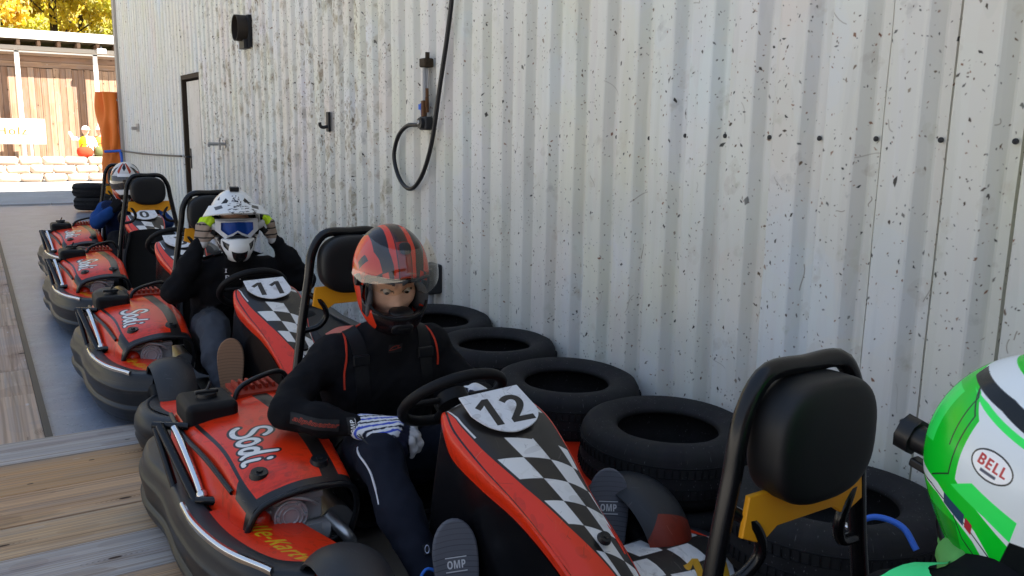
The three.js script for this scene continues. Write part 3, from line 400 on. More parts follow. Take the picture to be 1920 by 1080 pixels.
KG.struts = mg([rod([-0.71, 0.455, 0.1], [-0.68, 0.24, 0.3], 0.012), rod([-0.7, 0.46, 0.13], [-0.65, 0.285, 0.42], 0.015), rod([-0.715, 0.455, 0.1], [-0.62, 0.46, 0.18], 0.013), tube([[-0.655, 0.31, 0.42], [-0.6, 0.32, 0.48], [-0.53, 0.31, 0.52]], 0.014, 14, 8)]);
KG.strutChrome = mg([tube([[-0.665, 0.46, 0.17], [-0.66, 0.445, 0.21], [-0.64, 0.32, 0.41], [-0.64, 0.25, 0.47]], 0.0115, 20, 8), new THREE.SphereGeometry(0.018, 12, 8).translate(-0.64, 0.322, 0.415)]);
for (const k of ['struts', 'strutChrome']) KG[k].translate(-0.004, -0.022, 0.01);
for (const k of ['engine', 'engineRed', 'muffler']) KG[k].translate(k === 'muffler' ? 0 : -0.045, -0.01, k === 'muffler' ? 0.02 : 0.05);
KG.louvre = mg([box(0.16, 0.012, 0.16, -0.36, 0.47, -0.02), ...[0, 1, 2, 3, 4, 5].map((i) => box(0.012, 0.02, 0.1, -0.42 + i * 0.024, 0.483, -0.03, 0.004))]);
KG.arch = mg([tube([[-0.45, 0.46, 0.06], [-0.43, 0.495, 0.05], [-0.36, 0.52, 0.03], [-0.27, 0.525, 0.01], [-0.24, 0.48, 0.0]], 0.009, 24, 8)]);
const side = [[-0.5, 0, 1.0], [-0.6, 0, 0.92], [-0.675, 0, 0.72], [-0.7, 0, 0.45], [-0.695, 0, 0.2], [-0.715, 0, -0.06], [-0.67, 0, -0.22], [-0.5, 0, -0.3], [-0.25, 0, -0.31]];
const fullPath = [...side, [0, 0, -0.31], ...side.slice().reverse().map(([a, b, c]) => [-a, b, c])];
KG.bumper = sweep(fullPath, [[-0.06, 0.08], [-0.02, 0.05], [0.004, 0.06], [0.018, 0.085], [0.03, 0.125], [0.031, 0.137], [0.02, 0.143], [0.017, 0.15], [0.026, 0.19], [0.032, 0.226], [0.03, 0.236], [0.02, 0.242], [0.018, 0.27], [0.006, 0.299], [-0.004, 0.306], [-0.05, 0.308], [-0.06, 0.298]].map(([a, b]) => [a, b * 0.93]), 150);
KG.deck = mg([-1, 1].map((s) => { const f = net([[[-0.68, 0.27, -0.16], [-0.5, 0.25, -0.16], [-0.3, 0.2, -0.14]], [[-0.68, 0.27, 0.2], [-0.5, 0.24, 0.2], [-0.27, 0.12, 0.2]], [[-0.67, 0.265, 0.55], [-0.5, 0.24, 0.55], [-0.26, 0.12, 0.55]], [[-0.56, 0.25, 0.92], [-0.44, 0.2, 0.92], [-0.26, 0.1, 0.92]]]); return shell(10, 24, (u, v) => f(u, v).multiply(V(-s, 1, 1)), 0.008); }));
KG.pod = skin([[[-0.665, 0.285, 0.52], [-0.56, 0.282, 0.5], [-0.46, 0.268, 0.56]], [[-0.645, 0.285, 0.7], [-0.52, 0.282, 0.7], [-0.41, 0.265, 0.74]], [[-0.595, 0.284, 0.86], [-0.48, 0.282, 0.88], [-0.37, 0.265, 0.9]], [[-0.52, 0.28, 0.98], [-0.43, 0.278, 1.02], [-0.34, 0.26, 1.04]]], 12, 20, 0.012);
KG.trim = sweep([[-0.585, 0.288, 0.94], [-0.66, 0.292, 0.78], [-0.699, 0.298, 0.6], [-0.703, 0.3, 0.46]], [[0.011, -0.012], [0.014, 0.0], [0.01, 0.007], [0.0, 0.008], [0.0, -0.01]], 30);
const frontPath = [[0.53, 0, 1.14], [0.6, 0, 1.26], [0.585, 0, 1.44], [0.44, 0, 1.6], [0.22, 0, 1.67], [0, 0, 1.685]];
KG.front = sweep([...frontPath, ...frontPath.slice(0, 5).reverse().map(([a, b, c]) => [-a, b, c])], [[-0.06, 0.08], [-0.02, 0.055], [0.015, 0.08], [0.028, 0.12], [0.012, 0.14], [0.03, 0.155], [0.026, 0.19], [0.01, 0.225], [-0.02, 0.24], [-0.055, 0.225]], 90);
const deckRows = [[[0.26, 0.2, 1.17], [0.4, 0.235, 1.2], [0.545, 0.235, 1.17]], [[0.2, 0.26, 1.38], [0.38, 0.255, 1.38], [0.57, 0.236, 1.34]], [[0.15, 0.24, 1.56], [0.3, 0.24, 1.56], [0.49, 0.228, 1.5]], [[0.12, 0.2, 1.64], [0.25, 0.21, 1.63], [0.4, 0.215, 1.58]]];
KG.frontDeckL = skin(deckRows, 14, 16, 0.01);
KG.frontDeckR = skin(deckRows.map((r) => r.map(([a, b, c]) => [-a, b, c])), 14, 16, -0.01);
KG.fender = (() => { const f = (u, v) => { const a = lerp(2.75, 0.05, v), w = lerp(0.07, 0.085, Math.sin(v * 3)), r = 0.205 - 0.03 * Math.pow(Math.abs(u - 0.5) * 2, 2.5) + 0.02 * Math.sin(v * 3.1); return V((u - 0.5) * 2 * w, r * Math.sin(a) * 1.03, r * Math.cos(a) * 1.08); }; return fv(shell(12, 28, f, -0.008)); })();
KG.tyre = (r, w) => { const p = []; const h = w / 2; for (const [a, b] of [[0.55, -0.7], [0.62, -0.95], [0.85, -1], [0.96, -0.9], [1, -0.7], [1, 0.7], [0.96, 0.9], [0.85, 1], [0.62, 0.95], [0.55, 0.7], [0.55, -0.7]]) p.push(new THREE.Vector2(r * a, h * b)); return new THREE.LatheGeometry(p, 36).rotateZ(Math.PI / 2); };
KG.rim = (r, w) => mg([cyl(r * 0.55, r * 0.55, w * 0.8, 20).rotateZ(Math.PI / 2)]);
KG.tF = KG.tyre(0.13, 0.13); KG.rF = KG.rim(0.13, 0.13); KG.tR = KG.tyre(0.14, 0.2); KG.rR = KG.rim(0.14, 0.2);
KG.hoop = mg([tube([[-0.235, 0.1, 0.06], [-0.226, 0.4, 0.02], [-0.19, 0.65, 0], [-0.158, 0.84, 0], [-0.138, 0.95, 0], [-0.095, 1.008, 0], [0, 1.013, 0], [0.095, 1.008, 0], [0.138, 0.95, 0], [0.158, 0.84, 0], [0.19, 0.65, 0], [0.226, 0.4, 0.02], [0.235, 0.1, 0.06]], 0.0165, 120, 12), tube([[-0.166, 0.8, 0], [-0.12, 0.765, 0.02], [-0.1, 0.715, 0.02], [-0.125, 0.675, 0.01], [-0.185, 0.66, 0]], 0.011, 30, 8), tube([[0.166, 0.8, 0], [0.12, 0.765, 0.02], [0.1, 0.715, 0.02], [0.125, 0.675, 0.01], [0.185, 0.66, 0]], 0.011, 30, 8)]);
KG.head = superBox(0.122, 0.104, 0.044, 6, 48, 32).translate(-0.004, 0.9, 0.03);
KG.plate = (() => { const s = new THREE.Shape([[-0.14, 0.82], [0.14, 0.82], [0.15, 0.755], [0.105, 0.735], [0.07, 0.757], [-0.07, 0.757], [-0.105, 0.735], [-0.15, 0.755]].map(([a, b]) => new THREE.Vector2(a, b))); return new THREE.ExtrudeGeometry(s, { depth: 0.006, bevelEnabled: true, bevelSize: 0.002, bevelThickness: 0.002, bevelSegments: 1 }).translate(0, 0, 0.018); })();
KG.seat = (() => { const m = (r) => [...r, ...r.slice(0, 2).reverse().map(([a, b, c]) => [-a, b, c])]; const f = net([m([[-0.16, 0.55, 0.1], [-0.13, 0.6, 0.03], [0, 0.61, 0.0]]), m([[-0.21, 0.43, 0.2], [-0.17, 0.4, 0.07], [0, 0.38, 0.04]]), m([[-0.225, 0.34, 0.3], [-0.18, 0.18, 0.16], [0, 0.13, 0.13]]), m([[-0.22, 0.28, 0.42], [-0.18, 0.1, 0.32], [0, 0.08, 0.3]]), m([[-0.2, 0.2, 0.52], [-0.16, 0.11, 0.48], [0, 0.1, 0.46]])]); return shell(24, 36, (u, v) => f(u, v), -0.012); })();
KG.frame = mg([tube([[-0.3, 0.07, -0.2], [-0.28, 0.07, 0.4], [-0.2, 0.07, 1.2], [-0.18, 0.07, 1.6]], 0.016, 30, 8), tube([[0.3, 0.07, -0.2], [0.28, 0.07, 0.4], [0.2, 0.07, 1.2], [0.18, 0.07, 1.6]], 0.016, 30, 8), rod([-0.3, 0.07, -0.18], [0.3, 0.07, -0.18], 0.016), rod([-0.48, 0.14, -0.02], [0.48, 0.14, -0.02], 0.015), rod([-0.42, 0.13, 1.1], [0.42, 0.13, 1.1], 0.014)]);
KG.tray = box(0.46, 0.006, 1.2, 0, 0.055, 0.98, 0);
KG.wheel = (() => { const g = mg([new THREE.TorusGeometry(0.155, 0.0165, 12, 48), rod([-0.145, 0, 0], [0.145, 0, 0], 0.01), rod([0, 0, 0], [0, -0.145, 0], 0.01), cyl(0.045, 0.05, 0.035, 18).rotateX(Math.PI / 2)]); return g.rotateX(0.85).translate(0.01, 0.598, 0.78); })();
KG.column = mg([rod([0, 0.58, 0.81], [0, 0.24, 1.28], 0.012), rod([-0.06, 0.2, 1.1], [0, 0.44, 1.0], 0.01), rod([0.06, 0.2, 1.1], [0, 0.44, 1.0], 0.01)]);
KG.pedal = (s) => mg([box(0.19, 0.02, 0.022, s * 0.13 + (s > 0 ? 0.13 : 0), 0.2, 1.245, 0.004), tube([[s * 0.06 + (s > 0 ? 0.14 : 0), 0.2, 1.25], [s * 0.07 + (s > 0 ? 0.12 : 0), 0.13, 1.28], [s * 0.07 + (s > 0 ? 0.1 : 0), 0.07, 1.24]], 0.008, 14, 6)]);
KG.pedals = [KG.pedal(-1), KG.pedal(1)];
KG.shield = (() => { const s = new THREE.Shape(); s.moveTo(-0.083, 0.062); s.lineTo(0.074, 0.072); s.lineTo(0.083, -0.01); s.quadraticCurveTo(0.075, -0.062, 0, -0.072); s.quadraticCurveTo(-0.06, -0.066, -0.082, 0.0); s.lineTo(-0.083, 0.062); const g = new THREE.ExtrudeGeometry(s, { depth: 0.003, bevelEnabled: true, bevelSize: 0.001, bevelThickness: 0.001, bevelSegments: 1, curveSegments: 16 }); return uvScale(g, (x, y) => [(x + 0.09) / 0.18, (y + 0.09) / 0.18]); })();
const plateMat = (n) => texmat(canvasTex(256, 256, (x, w, h) => { x.fillStyle = '#d8d8da'; x.fillRect(0, 0, w, h); scuff(x, w, h, 60, 0.25, 40 + n.length, 0.1); x.fillStyle = '#1d1b1c'; x.font = 'bold 176px sans-serif'; x.textAlign = 'center'; x.textBaseline = 'middle'; x.fillText(n, 126, 132); }, { clamp: true }), 0.45);

function buildKart(p, turn, label, number) {
  const k = thing('go_kart', label, 'go-kart', p, turn, 'karts queued along the wall'), add = (n, g, m, par = k) => mesh(n, g, m, par);
  add('frame', KG.frame, K.gloss); add('floor_tray', KG.tray, K.alu); add('seat', KG.seat, K.matte);
  const h = add('roll_hoop', KG.hoop, K.gloss); add('headrest', KG.head, K.pad, h); add('headrest_plate', KG.plate, K.yellow, h);
  add('bumper', KG.bumper, K2.bumper); add('side_deck', KG.deck, K.matte);
  const pod = add('side_panel', KG.pod, K2.pod); add('chrome_trim', KG.trim, K.chrome, pod); add('side_panel', mirror(KG.pod), K.red);
  const c = add('engine_cover', KG.cover, K2.cover); add('cover_edge', KG.lip, K.black, c);
  for (const q of [[-0.52, 0.405, 0.6], [-0.35, 0.417, 0.62]]) { const b = add('cover_knob', KG.knob, K.black, c); b.position.set(...q); b.rotation.x = 0.2; }
  const e = add('engine', KG.engine, K.cast); add('engine_cap', KG.engineRed, K.red, e); add('muffler', KG.muffler, K.alu, e);
  const t = add('fuel_tank', KG.tank, K.matte); add('tank_cap', KG.cap, K.black, t);
  const s = add('side_strut', KG.struts, K.gloss); add('chrome_bar', KG.strutChrome, K.chrome, s);
  const l = add('air_louvre', KG.louvre, K.dullred); add('louvre_arch', KG.arch, K.black, l);
  add('front_bumper', KG.front, K2.bumper); add('front_panel', KG.frontDeckL, K2.front[1]); add('front_panel', KG.frontDeckR, K2.front[0]);
  for (const sx of [-1, 1]) {
    const w = add('front_wheel', KG.tF, K.rubber); w.position.set(sx * 0.47, 0.13, 1.09); add('rim', KG.rF, K.alu, w);
    const f = add('front_fender', KG.fender, K2.fender[sx > 0 ? 1 : 0]); f.position.set(sx * 0.45, 0.145, 1.1);
    const r = add('rear_wheel', KG.tR, K.rubber); r.position.set(sx * 0.5, 0.14, -0.02); add('rim', KG.rR, K.alu, r);
    add('pedal', KG.pedals[sx > 0 ? 1 : 0], K.alu);
  }
  const w = add('steering_wheel', KG.wheel, K.matte); add('steering_column', KG.column, K.gloss, w);
  add('leg_guard', KG.guard, K.gloss);
  const n = add('nose_cone', KG.nose, K2.nose);
  { const b = add('nose_bolt', KG.knob, K.black, n); b.position.set(0.035, 0.452, 1.48); b.rotation.x = 0.6; b.scale.setScalar(0.6); }
  if (number) { const q = add('number_plate', KG.shield, plateMat(number), n); q.position.set(0.012, 0.642, 1.06); q.scale.set(1.2, 1.15, 1); q.rotation.x = -Math.PI / 2 + 0.44; }
  return k;
}
const KARTS = {
  E: buildKart([1.13, 0, -0.87], 0, 'foremost red kart with only its roll hoop and headrest in frame'),
  D: buildKart([1.14, 0, -2.9], 0, 'red kart with number 12 plate carrying the red helmeted driver', '12'),
  C: buildKart([1.11, 0, -4.93], 0, 'red kart with number 11 plate carrying the white helmeted driver', '11'),
  B: buildKart([1.1, 0, -6.85], 0, 'empty red kart with number 3 plate', '3'),
  A: buildKart([1.18, 0, -8.72], 0, 'farthest red kart, driver in blue sleeves', '0'),
};
// ---------- people: signed distance fields meshed with surface nets ----------
function surfaceNets(sdf, lo, hi, cell) {
  const n = [0, 1, 2].map((a) => Math.ceil((hi[a] - lo[a]) / cell) + 1), [nx, ny, nz] = n, F = new Float32Array(nx * ny * nz), id = new Int32Array(nx * ny * nz).fill(-1);
  const at = (i, j, k) => i + nx * (j + ny * k);
  // sample coarsely first: cells far from the surface keep the coarse value
  const st = 4;
  for (let k = 0; k < nz; k += st) for (let j = 0; j < ny; j += st) for (let i = 0; i < nx; i += st) {
    const c = sdf(lo[0] + (i + 1.5) * cell, lo[1] + (j + 1.5) * cell, lo[2] + (k + 1.5) * cell), far = Math.abs(c) > cell * 6;
    for (let c2 = k; c2 < Math.min(nz, k + st); c2++) for (let b = j; b < Math.min(ny, j + st); b++) for (let a = i; a < Math.min(nx, i + st); a++) F[at(a, b, c2)] = far ? c : sdf(lo[0] + a * cell, lo[1] + b * cell, lo[2] + c2 * cell);
  }
  const P = [], I = [];
  const off = [[0, 0, 0], [1, 0, 0], [0, 1, 0], [1, 1, 0], [0, 0, 1], [1, 0, 1], [0, 1, 1], [1, 1, 1]], edges = [[0, 1], [2, 3], [4, 5], [6, 7], [0, 2], [1, 3], [4, 6], [5, 7], [0, 4], [1, 5], [2, 6], [3, 7]];
  const v = new Float32Array(8);
  for (let k = 0; k < nz - 1; k++) for (let j = 0; j < ny - 1; j++) for (let i = 0; i < nx - 1; i++) {
    let neg = 0; for (let q = 0; q < 8; q++) { v[q] = F[at(i + off[q][0], j + off[q][1], k + off[q][2])]; if (v[q] < 0) neg++; }
    if (!neg || neg === 8) continue;
    let x = 0, y = 0, z = 0, m = 0;
    for (const [a, b] of edges) if ((v[a] < 0) !== (v[b] < 0)) { const t = v[a] / (v[a] - v[b]); x += off[a][0] + (off[b][0] - off[a][0]) * t; y += off[a][1] + (off[b][1] - off[a][1]) * t; z += off[a][2] + (off[b][2] - off[a][2]) * t; m++; }
    id[at(i, j, k)] = P.length / 3; P.push(lo[0] + (i + x / m) * cell, lo[1] + (j + y / m) * cell, lo[2] + (k + z / m) * cell);
  }
  const quad = (a, b, c, d, f) => { if (a < 0 || b < 0 || c < 0 || d < 0) return; if (f) I.push(a, c, b, a, d, c); else I.push(a, b, c, a, c, d); };
  for (let k = 1; k < nz - 1; k++) for (let j = 1; j < ny - 1; j++) for (let i = 1; i < nx - 1; i++) {
    const s = F[at(i, j, k)] < 0;
    if (s !== F[at(i + 1, j, k)] < 0) quad(id[at(i, j - 1, k - 1)], id[at(i, j, k - 1)], id[at(i, j, k)], id[at(i, j - 1, k)], !s);
    if (s !== F[at(i, j + 1, k)] < 0) quad(id[at(i - 1, j, k - 1)], id[at(i - 1, j, k)], id[at(i, j, k)], id[at(i, j, k - 1)], !s);
    if (s !== F[at(i, j, k + 1)] < 0) quad(id[at(i - 1, j - 1, k)], id[at(i, j - 1, k)], id[at(i, j, k)], id[at(i - 1, j, k)], !s);
  }
  const g = new THREE.BufferGeometry(); g.setAttribute('position', new THREE.Float32BufferAttribute(P, 3)); g.setIndex(I); g.computeVertexNormals(); return g;
}
function capsule(b, x, y, z) { const ax = x - b[0], ay = y - b[1], az = z - b[2], bx = b[4] - b[0], by = b[5] - b[1], bz = b[6] - b[2], L = bx * bx + by * by + bz * bz; const t = L ? clamp((ax * bx + ay * by + az * bz) / L, 0, 1) : 0; const dx = ax - bx * t, dy = ay - by * t, dz = az - bz * t; return Math.sqrt(dx * dx + dy * dy + dz * dz) - (b[3] + (b[7] - b[3]) * t); }
// bones: [ax,ay,az,ra, bx,by,bz,rb, colour]
const smin = (a, b, k) => { const h = Math.max(0, k - Math.abs(a - b)) / k; return Math.min(a, b) - h * h * k * 0.25; };
function boneField(bones, k) { return (x, y, z) => { let d = 9; for (const b of bones) { const q = capsule(b, x, y, z); d = d > 8 ? q : smin(d, q, k); } return d; }; }
function paint(g, bones, tweak) {
  const P = g.attributes.position, C = new Float32Array(P.count * 3);
  for (let i = 0; i < P.count; i++) { const x = P.getX(i), y = P.getY(i), z = P.getZ(i); let m = 9, c = bones[0][8]; for (const b of bones) { const d = capsule(b, x, y, z); if (d < m) { m = d; c = b[8]; } } if (tweak) c = tweak(x, y, z, c) ?? c; C.set(c, i * 3); }
  g.setAttribute('color', new THREE.BufferAttribute(C, 3)); return g;
}
function bounds(bones, pad = 0.03) { const lo = [9, 9, 9], hi = [-9, -9, -9]; for (const b of bones) for (const o of [0, 4]) for (let a = 0; a < 3; a++) { lo[a] = Math.min(lo[a], b[o + a] - b[o + 3] - pad); hi[a] = Math.max(hi[a], b[o + a] + b[o + 3] + pad); } return [lo, hi]; }
function wrinkle(g, amp, f, keep) { const P = g.attributes.position, N = g.attributes.normal; for (let i = 0; i < P.count; i++) { const x = P.getX(i), y = P.getY(i), z = P.getZ(i); if (keep && keep(x, y, z)) continue; const r = 1 - Math.abs(noise(x * f, y * f * 1.25, z * f)) * 2, d = amp * (r * 0.7 + noise(x * f * 2.3 + 5, y * f * 2.3, z * f * 2.3) * 0.6 - 0.35); P.setXYZ(i, x + N.getX(i) * d, y + N.getY(i) * d, z + N.getZ(i) * d); } g.computeVertexNormals(); return g; }
function handBones(wrist, fing, back, side, curl, col, spread = 1, scale = 1.08) { // fing: finger direction, back: normal of the back of the hand, side: +1 thumb on the X side
  const Y = V(...fing).normalize(), Z = V(...back).addScaledVector(Y, -V(...back).dot(Y)).normalize(), X = Y.clone().cross(Z).multiplyScalar(side), o = V(...wrist);
  const T = (x, y, z) => { const p = o.clone().addScaledVector(X, x * scale).addScaledVector(Y, y * scale).addScaledVector(Z, z * scale); return [p.x, p.y, p.z]; };
  const out = [], seg = (a, ra, b, rb, c) => out.push([...T(...a), ra * scale, ...T(...b), rb * scale, c]);
  const kn = [[0.03, 0.082, 0], [0.011, 0.088, 0.003], [-0.009, 0.084, 0.002], [-0.028, 0.075, -0.002]], len = [[0.042, 0.026, 0.02], [0.047, 0.03, 0.022], [0.043, 0.028, 0.021], [0.034, 0.02, 0.018]];
  kn.forEach((k, i) => {
    seg([k[0] * 0.55, 0.0, 0], 0.02, k, 0.0145, col.palm);
    let p = k, a = 0; len[i].forEach((L, q) => { a += curl[q] * (1 + 0.06 * i); const n = [p[0] + (q ? 0 : (1.2 - i * 0.8) * 0.004 * spread), p[1] + L * Math.cos(a), p[2] - L * Math.sin(a)]; seg(p, 0.0115 - q * 0.0008, n, 0.0108 - q * 0.001, col.finger[q] ?? col.finger[0]); p = n; });
  });
  seg([0.02, 0.015, -0.004], 0.018, [0.044, 0.045, -0.016], 0.0145, col.palm); seg([0.044, 0.045, -0.016], 0.0135, [0.05, 0.075, -0.034], 0.012, col.thumb ?? col.finger[0]); seg([0.05, 0.075, -0.034], 0.012, [0.04, 0.096, -0.05], 0.0105, col.thumb ?? col.finger[0]);
  return out;
}
const cloth = new THREE.MeshPhysicalMaterial({ vertexColors: true, roughness: 0.85, specularIntensity: 0.18 }), gearM = new THREE.MeshStandardMaterial({ vertexColors: true, roughness: 0.6 });
function bodyMesh(bones, hands, extra, parent, tweak, keep, amp = 0.006) {
  const f = boneField(bones, 0.035), [lo, hi] = bounds(bones), parts = [paint(wrinkle(surfaceNets(f, lo, hi, 0.0115), amp, 13, keep), bones, tweak)];
  for (const h of hands) { const hf = boneField(h.bones, 0.009), [a, b] = bounds(h.bones, 0.01); parts.push(paint(surfaceNets(hf, a, b, 0.0034), h.bones, h.tweak)); }
  mesh('body', mg([...parts, ...extra]), cloth, parent); return f;
}
function decal(f, o, dir, up, w, h, n = 12, lift = 0.0035) { // a patch laid on the surface f: rays start at o and run along dir
  const D = V(...dir).normalize(), U = V(...up).addScaledVector(D, -V(...up).dot(D)).normalize(), R = D.clone().cross(U), O = V(...o);
  return gridGeo(n, n, (u, v) => { const p = O.clone().addScaledVector(R, (u - 0.5) * w).addScaledVector(U, (v - 0.5) * h); for (let i = 0; i < 40; i++) { const d = f(p.x, p.y, p.z); if (d < lift) break; p.addScaledVector(D, Math.max(0.001, d * 0.8)); } return p.addScaledVector(D, -lift * 0.5); });
}
function strap(f, pts, w, lift = 0.009) { // webbing that follows the surface f through points near it
  const c = new THREE.CatmullRomCurve3(pts.map((p) => V(...p)), false, 'centripetal'), n = 40, grad = (p) => { const e = 0.004, d = f(p.x, p.y, p.z); return V(f(p.x + e, p.y, p.z) - d, f(p.x, p.y + e, p.z) - d, f(p.x, p.y, p.z + e) - d).normalize(); };
  const settle = (p) => { for (let i = 0; i < 12; i++) { const d = f(p.x, p.y, p.z) - lift; p.addScaledVector(grad(p), -d * 0.8); } return p; };
  return shell(2, n, (u, v) => { const p = settle(c.getPointAt(v)), t = c.getTangentAt(v), g = grad(p), s = t.clone().cross(g).normalize(); return settle(p.addScaledVector(s, (u - 0.5) * w)); }, 0.004);
}
const ell = (x, y, z, a, b, c) => { const k0 = Math.hypot(x / a, y / b, z / c), k1 = Math.hypot(x / (a * a), y / (b * b), z / (c * c)); return k1 < 1e-9 ? -Math.min(a, b, c) : k0 * (k0 - 1) / k1; };
const rbox = (x, y, z, a, b, c, r) => { const q = Math.abs(x) - a + r, w = Math.abs(y) - b + r, e = Math.abs(z) - c + r; return Math.hypot(Math.max(q, 0), Math.max(w, 0), Math.max(e, 0)) + Math.min(Math.max(q, w, e), 0) - r; };
function sphereUV(g0, cx = 0, cy = 0, cz = 0) { // longitude / latitude about the helmet's own middle, front at u = 0.5
  const N0 = g0.attributes.normal; const g = g0.toNonIndexed(), P = g.attributes.position, U = new Float32Array(P.count * 2);
  for (let t = 0; t < P.count; t += 3) { const us = [0, 1, 2].map((q) => 0.5 + Math.atan2(P.getX(t + q) - cx, P.getZ(t + q) - cz) / 6.28318); const mx = Math.max(...us); for (let q = 0; q < 3; q++) { const x = P.getX(t + q) - cx, y = P.getY(t + q) - cy, z = P.getZ(t + q) - cz; U[(t + q) * 2] = us[q] < mx - 0.5 ? us[q] + 1 : us[q]; U[(t + q) * 2 + 1] = 0.5 + Math.asin(clamp(y / Math.hypot(x, y, z), -1, 1)) / Math.PI; } }
  g.setAttribute('uv', new THREE.BufferAttribute(U, 2)); return g;
}
function strideUV(g0) { // longitude runs front - crown - back about the ear axis, so that stripes along the helmet stay parallel; front at u = 0.5
  const g = g0.toNonIndexed(), P = g.attributes.position, U = new Float32Array(P.count * 2);
  for (let t = 0; t < P.count; t += 3) { const us = [0, 1, 2].map((q) => 0.5 + Math.atan2(P.getY(t + q), P.getZ(t + q)) / 6.28318), mx = Math.max(...us); for (let q = 0; q < 3; q++) { const x = P.getX(t + q), y = P.getY(t + q), z = P.getZ(t + q); U[(t + q) * 2] = us[q] < mx - 0.5 ? us[q] + 1 : us[q]; U[(t + q) * 2 + 1] = 0.5 + Math.asin(clamp(x / Math.hypot(x, y, z), -1, 1)) / Math.PI; } }
  g.setAttribute('uv', new THREE.BufferAttribute(U, 2)); return g;
}
// a full-face shell: skull and chin bar, hollow, with an eye port
function helmetField(o = {}) {
  const { chin = 0.05, port = [-0.05, 0.05], px = 0.115, grow = 0, cw = 0.098 } = o;
  const outer = (x, y, z, e) => { const a = ell(x, y - 0.015, z + 0.012, 0.126 + e, 0.143 + e, 0.157 + e), b = ell(x, y + 0.085, z - chin, cw + e, 0.078 + e, 0.118 + e); return smin(a, b, 0.07); };
  return (x, y, z) => {
    let d = Math.max(outer(x, y, z, grow), -outer(x, y, z, -0.02)); d = Math.max(d, -(y + 0.145 - 0.12 * Math.max(0, -z)));
    const mid = (port[0] + port[1]) / 2, hh = (port[1] - port[0]) / 2; return Math.max(d, -rbox(x, y - mid - 0.012 * Math.max(0, 1 - Math.abs(x) / 0.1), z - 0.16, px, hh, 0.13, 0.03));
  };
}
const helmetGeo = (o, cell = 0.0045) => (o.stride ? strideUV : sphereUV)(surfaceNets(helmetField(o), [-0.16, -0.19, -0.2], [0.16, 0.18, 0.22], cell));
function helmetMap(draw) { return texmat(canvasTex(1024, 512, (x, w, h) => { const U = (deg) => (0.5 + deg / 360) * w, E = (deg) => (0.5 - deg / 180) * h; draw(x, U, E, w, h); }), 0.22); }
const patch = (x, U, E, c, ...p) => poly(x, c, ...p.map(([a, e]) => [U(a), E(e)]));
// ---------- the drivers ----------
const BLK = [0.009, 0.009, 0.0105], NAVY = [0.012, 0.014, 0.022], GREY = [0.055, 0.06, 0.072], SKIN = [0.62, 0.37, 0.26], BLUE = [0.012, 0.05, 0.19];
function torso(c, lean = 0, dz = 0, sh = 0.18) { // seated trunk: hips at the seat, chest leaning forward by lean
  const z = (h) => 0.17 + dz + lean * (h - 0.2) / 0.45;
  return [[-0.09, 0.2, 0.22, 0.115, 0.09, 0.2, 0.22, 0.115, c], [-0.075, 0.26, z(0.26), 0.118, -0.095, 0.55, z(0.55), 0.112, c], [0.075, 0.26, z(0.26), 0.118, 0.095, 0.55, z(0.55), 0.112, c], [-0.1, 0.54, z(0.55), 0.108, 0.1, 0.54, z(0.55), 0.108, c], [-sh + 0.03, 0.635, z(0.65), 0.075, sh - 0.03, 0.635, z(0.65), 0.075, c], [-0.06, 0.68, z(0.68), 0.06, 0.06, 0.68, z(0.68), 0.06, c], [0, 0.66, z(0.68) + 0.01, 0.07, 0, 0.8, z(0.8) + 0.05, 0.06, c]];
}
const limb = (p, r, c) => p.slice(0, -1).map((a, i) => [...a, r[i], ...p[i + 1], r[i + 1], c]);
function shoeGeo() { // lying sole down along +y... toes at +y, sole faces +z
  const s = new THREE.Shape(); s.moveTo(-0.03, -0.13); s.quadraticCurveTo(0, -0.15, 0.03, -0.13); s.bezierCurveTo(0.036, -0.04, 0.048, 0.0, 0.047, 0.06); s.bezierCurveTo(0.045, 0.15, -0.04, 0.15, -0.045, 0.06); s.bezierCurveTo(-0.046, 0.0, -0.034, -0.04, -0.03, -0.13);
  const sole = new THREE.ExtrudeGeometry(s, { depth: 0.014, bevelEnabled: true, bevelSize: 0.005, bevelThickness: 0.005, bevelSegments: 3, curveSegments: 12 }).translate(0, 0, -0.02);
  const up = surfaceNets(boneField([[0, -0.09, -0.045, 0.04, 0, 0.06, -0.028, 0.036, BLK], [0, -0.09, -0.05, 0.042, 0, -0.07, -0.11, 0.042, BLK], [0.0, 0.05, -0.028, 0.036, 0, 0.09, -0.022, 0.026, BLK]], 0.03), [-0.07, -0.16, -0.18], [0.07, 0.15, 0.03], 0.006);
  return [sole, up];
}
const [SOLE, UPPER] = shoeGeo(); UPPER.translate(0, 0, -0.022);
const ompSole = (c, txt) => texmat(canvasTex(256, 512, (x, w, h) => { x.fillStyle = c; x.fillRect(0, 0, w, h); seed(4); for (let i = 0; i < 26; i++) { x.strokeStyle = `rgba(0,0,0,${rr(0.1, 0.3)})`; x.lineWidth = 3; x.beginPath(); x.moveTo(0, i * 22); x.quadraticCurveTo(w / 2, i * 22 - 24, w, i * 22); x.stroke(); } if (txt) { x.save(); x.translate(w / 2, h * 0.34); x.strokeStyle = x.fillStyle = '#cfcfcf'; x.font = 'bold 44px sans-serif'; x.textAlign = 'center'; x.textBaseline = 'middle'; x.fillText('OMP', 0, 0); x.lineWidth = 4; x.beginPath(); x.moveTo(-56, -28); x.lineTo(56, -28); x.moveTo(-56, 28); x.lineTo(56, 28); x.stroke(); x.restore(); } }, { clamp: true }), 0.75);
uvScale(SOLE, (x, y) => [(x + 0.055) / 0.11, (y + 0.15) / 0.28]);
